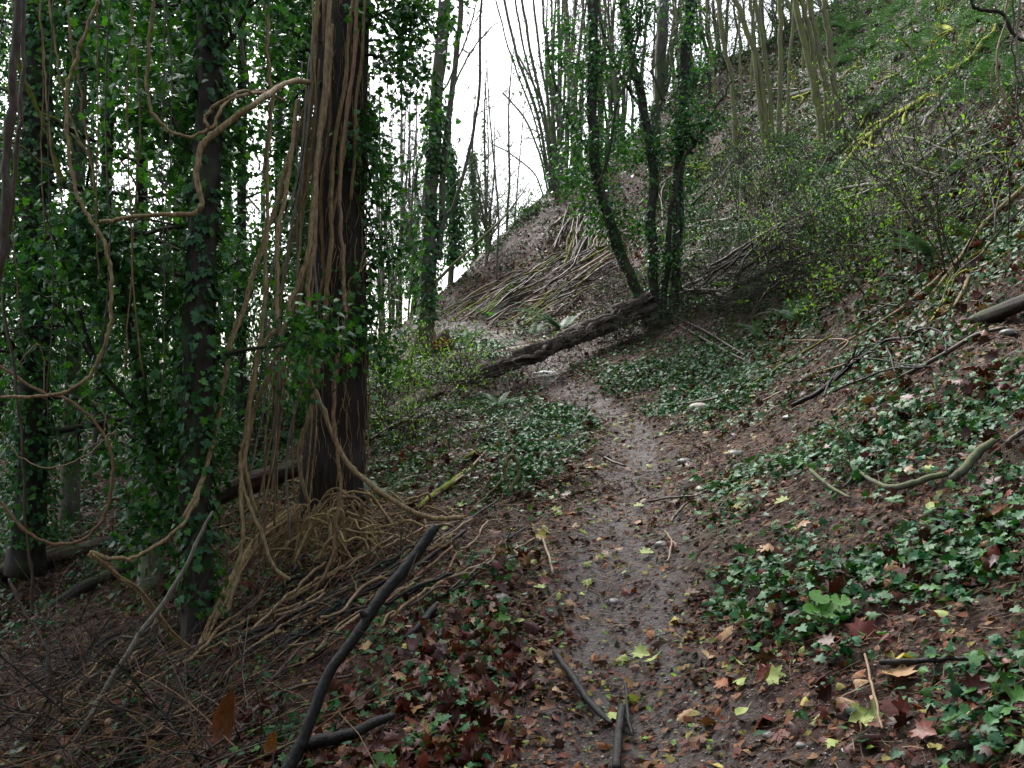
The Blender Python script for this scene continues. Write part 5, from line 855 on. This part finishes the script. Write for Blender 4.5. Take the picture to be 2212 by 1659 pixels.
# ================================================================ single fallen leaves
PROTO = {}
def leafmesh(c, kind, var):
    key = (c, kind, var)
    if key not in PROTO:
        tv, tf = {'m': MAPLE, 'o': OVAL, 'i': IVY}[kind]; v = tv.copy(); rg = np.random.default_rng(var); v[:, 2] = tv[:, 2]*[1.0, -1.2, 2.2][var % 3]+rg.normal(size=len(v))*.03; v[:, 0] -= .4
        me = bpy.data.meshes.new('leaf'); b_ = bmesh.new(); vs = [b_.verts.new(p) for p in v]; [b_.faces.new([vs[i] for i in f]) for f in tf]; bmesh.ops.subdivide_edges(b_, edges=b_.edges[:], cuts=1, use_grid_fill=True)
        for q_ in b_.verts: q_.co.z += .03*float(vn(q_.co.x*4+var, q_.co.y*4, 0, 6))
        r0 = [b_.verts.new(p) for p in ((-.42, .012, -.01), (-.42, -.012, -.01), (-.85, .012, .05), (-.85, -.012, .05))]; b_.faces.new((r0[0], r0[1], r0[3], r0[2]))
        b_.to_mesh(me); b_.free(); me.polygons.foreach_set('use_smooth', [True]*len(me.polygons)); me.materials.append(LEAFC[c]); PROTO[key] = me
    return PROTO[key]
import mathutils
def oneleaf(u, v, size, c, label, kind=None, group=None, tilt=.25, lift=.035, pt=None):
    g = G(u, v) if pt is None else pt; kind = kind or ['m', 'o', 'm'][RNG.integers(0, 3)]; o = bpy.data.objects.new('fallen_leaf', leafmesh(c, kind, int(RNG.integers(0, 3)))); COL.objects.link(o)
    n = norm(gnormal(np.array([g[0]]), np.array([g[1]]))[0]+RNG.normal(size=3)*tilt+[0, -.12, 0]); qn = mathutils.Vector(n).to_track_quat('Z', 'Y'); o.rotation_mode = 'QUATERNION'; o.rotation_quaternion = qn @ mathutils.Quaternion((0, 0, 1), RNG.uniform(0, 6.28)); o.scale = (size*.84,)*3; o.location = g+[0, 0, lift]; return tag(o, label, 'leaf', group)
NM = dict(yg='yellow green', ye='yellow', ta='tan', orr='orange brown', re='dark red', br='brown', gr='bright green')
for c, u, v, s, lab in [('yg',1337,1432,.10,'pale green leaf with a dark spot on the path, left of two'),('yg',1416,1437,.10,'pale green leaf with curled edge on the path, right of two'),('yg',1545,1248,.075,'rounded yellow green leaf at the right edge of the path'),('yg',1325,1555,.13,'large torn yellow green leaf across the black stick end'),('yg',1206,1297,.07,'yellow green leaf left of the path mud centre'),
    ('yg',1258,1292,.06,'yellow green leaf curled up on the path beside another'),('gr',1169,1254,.06,'small fresh green leaf on the left side of the path'),('yg',1318,1136,.07,'yellow green leaf upper middle of the path'),('yg',1280,1138,.06,'yellow green leaf left of the upper middle one'),('yg',1140,1366,.07,'yellow green scrap by the grey stone'),('yg',1482,1295,.05,'tiny yellow green leaf right of the path centre'),
    ('ye',1946,1430,.12,'bright yellow leaf standing folded at the lower right'),('yg',1870,1565,.12,'yellow green lobed leaf with long stalk at the lower right'),('yg',1665,1478,.11,'dull green leaf folded like a tent at the lower right'),('ta',1533,1433,.09,'salmon tan leaf alone on the bare mud'),('ta',1358,1492,.08,'pale tan cupped leaf above the black twig'),('orr',1430,1242,.07,'orange brown curled leaf on the path middle'),
    ('ta',1657,1192,.11,'long tan folded leaf at the ivy edge'),('ta',2136,1207,.13,'tan sycamore leaf in the ivy near the right edge'),('yg',2115,1237,.12,'lime green sycamore leaf below the tan one near the right edge'),('ta',1940,1478,.14,'wide orange tan leaf under the angled black branch'),('ta',1864,1535,.10,'pinkish tan leaf beside the pale twig'),('orr',1550,1552,.06,'small orange leaf at the bottom path centre'),
    ('ta',1613,1637,.08,'yellow tan leaf at the bottom edge of the path'),('ta',1201,1500,.08,'pale leaf beside the torn black stick'),('re',1650,1560,.12,'dark red leaf of the pair in the lower gravel, upper'),('re',1690,1595,.12,'dark red leaf of the pair in the lower gravel, lower'),('re',1655,1450,.12,'crimson leaf above the tent shaped green leaf'),('re',1860,1385,.15,'large dark red leaf below the round leaved plant'),
    ('orr',2020,1245,.09,'rust red leaf high in the lower right ivy'),('re',2030,1160,.10,'dark red leaf left of the tan sycamore leaf'),('ta',1005,1468,.11,'folded tan leaf standing in the dark red leaf mat'),('ta',945,1520,.10,'pale buff leaf low in the dark red leaf mat'),('ta',1022,1605,.14,'broad light brown leaf at the bottom of the red leaf mat'),('ta',975,1412,.09,'tan leaf at the upper edge of the red leaf mat'),
    ('gr',1020,1330,.15,'glossy green sycamore leaf below the grey stone'),('gr',1008,1288,.13,'dark green ivy leaf standing left of the grey stone'),('gr',1085,1352,.10,'green leaf drooping right of the sycamore leaf'),('gr',920,1600,.13,'bright green leaf low in the red leaf mat'),('yg',880,1485,.10,'yellow leaf left of the standing tan leaf'),('re',1905,1395,.12,'dark red leaf right of the large dark red one'),
    ('yg',1180,1160,.08,'lime leaf left of the path under the root loop'),('ta',1298,1205,.09,'buff leaf on the path upper centre'),('yg',1755,1240,.08,'pale green leaf in the ivy edge right of the path'),('yg',1730,1415,.05,'yellow leaf scrap by the dark red leaf'),('ta',1265,1350,.08,'greyish buff leaf pressed into the path mud')]:
    oneleaf(u, v, s, c, lab, 'm' if s > .09 else 'o', tilt=.35, lift=.03)
# round-leaved plant and curled brown leaves
g = G(1800, 1335); t = thing('round_leaved_plant', g, 'plant with pale green scalloped round leaves in the lower right ivy', 'plant'); RL = (np.array([(.4, 0, 0)]+[(.4+.5*math.cos(a)*(1+.08*(k % 2)), .5*math.sin(a)*(1+.08*(k % 2)), .06+.04*(k % 2)) for k, a in enumerate(np.linspace(.25, 6.03, 21))]), np.array([(0, 1+i, 2+i) for i in range(20)]))
for u, v, s in [(1795,1322,.10),(1770,1290,.09),(1815,1298,.08),(1830,1322,.08),(1752,1318,.07),(1780,1340,.08),(1840,1345,.06),(1812,1350,.07)]:
    p = P(u, v, g[1]-RNG.uniform(0, .1)); p[2] = max(p[2], float(H(p[0], p[1]))+.05); lf = MB(); leaves(lf, [p], [[RNG.normal()*.2, -.5, 1]], s, RL); mb = MB(); tube(mb, [g, (g+p)/2, p-[0, 0, .01]], .002, 4, 2); lf.build('leaf', LEAFC['gr'], t); mb.build('stalk', M['fern'], t)
def curled(lab, u, v, y, h, w_, c):
    b0 = P(u, v, y); mb = MB(); V = []; Fq = []
    for i, s in enumerate(np.linspace(0, 1, 9)):
        for j, a in enumerate(np.linspace(-1.1, 1.1, 7)):
            wd = w_*math.sin(math.pi*(.10+.88*s)**.75)**.8*.62*(1+.06*RNG.normal()); V.append(b0+[math.sin(a)*wd+.28*h*s*(s-.3)+.10*w_*(j % 2)*RNG.random(), math.cos(a)*wd*(.7+.5*(j % 2))+.12*RNG.random()*w_, h*s+.09*h*math.cos(a*2)*(1-s)+.012*h*RNG.normal()*(s < .95)])
    for i in range(8):
        for j in range(6): Fq.append((i*7+j, i*7+j+1, (i+1)*7+j+1, (i+1)*7+j))
    mb.add(V, Fq); tag(mb.build('curled_leaf', LEAFC[c]), lab, 'leaf')
curled('big curled red brown leaf standing upright on a twig at the lower left', 478, 1605, 3.9, .24, .085, 'ru'); curled('small curled orange brown leaf hanging right of the big curled one', 582, 1630, 3.9, .10, .05, 'orr')
GL = 'single fallen leaves lying about the path'
cols = ['yg', 'yg', 'ta', 'orr', 'ye', 'br', 're', 'yg', 'ta']
for k in range(275):
    y = 2.7+8.5*RNG.random()**1.1; x = float(np.interp(y, PY, PX))+RNG.normal()*.9; z = float(H(x, y)); c = cols[RNG.integers(0, 9)]; on = float(pathd(x, y)) < 1.1; left = x < float(np.interp(y, PY, PX)); lo = y < 5
    oneleaf(0, 0, RNG.uniform(.05, .10), c, f'{NM[c]} fallen leaf lying '+('on the trodden mud of the path' if on else ('on the litter left of the path' if left else 'on the litter right of the path'))+(' in the near foreground' if lo else ' farther up'), group=GL, pt=np.array([x, y, z]))
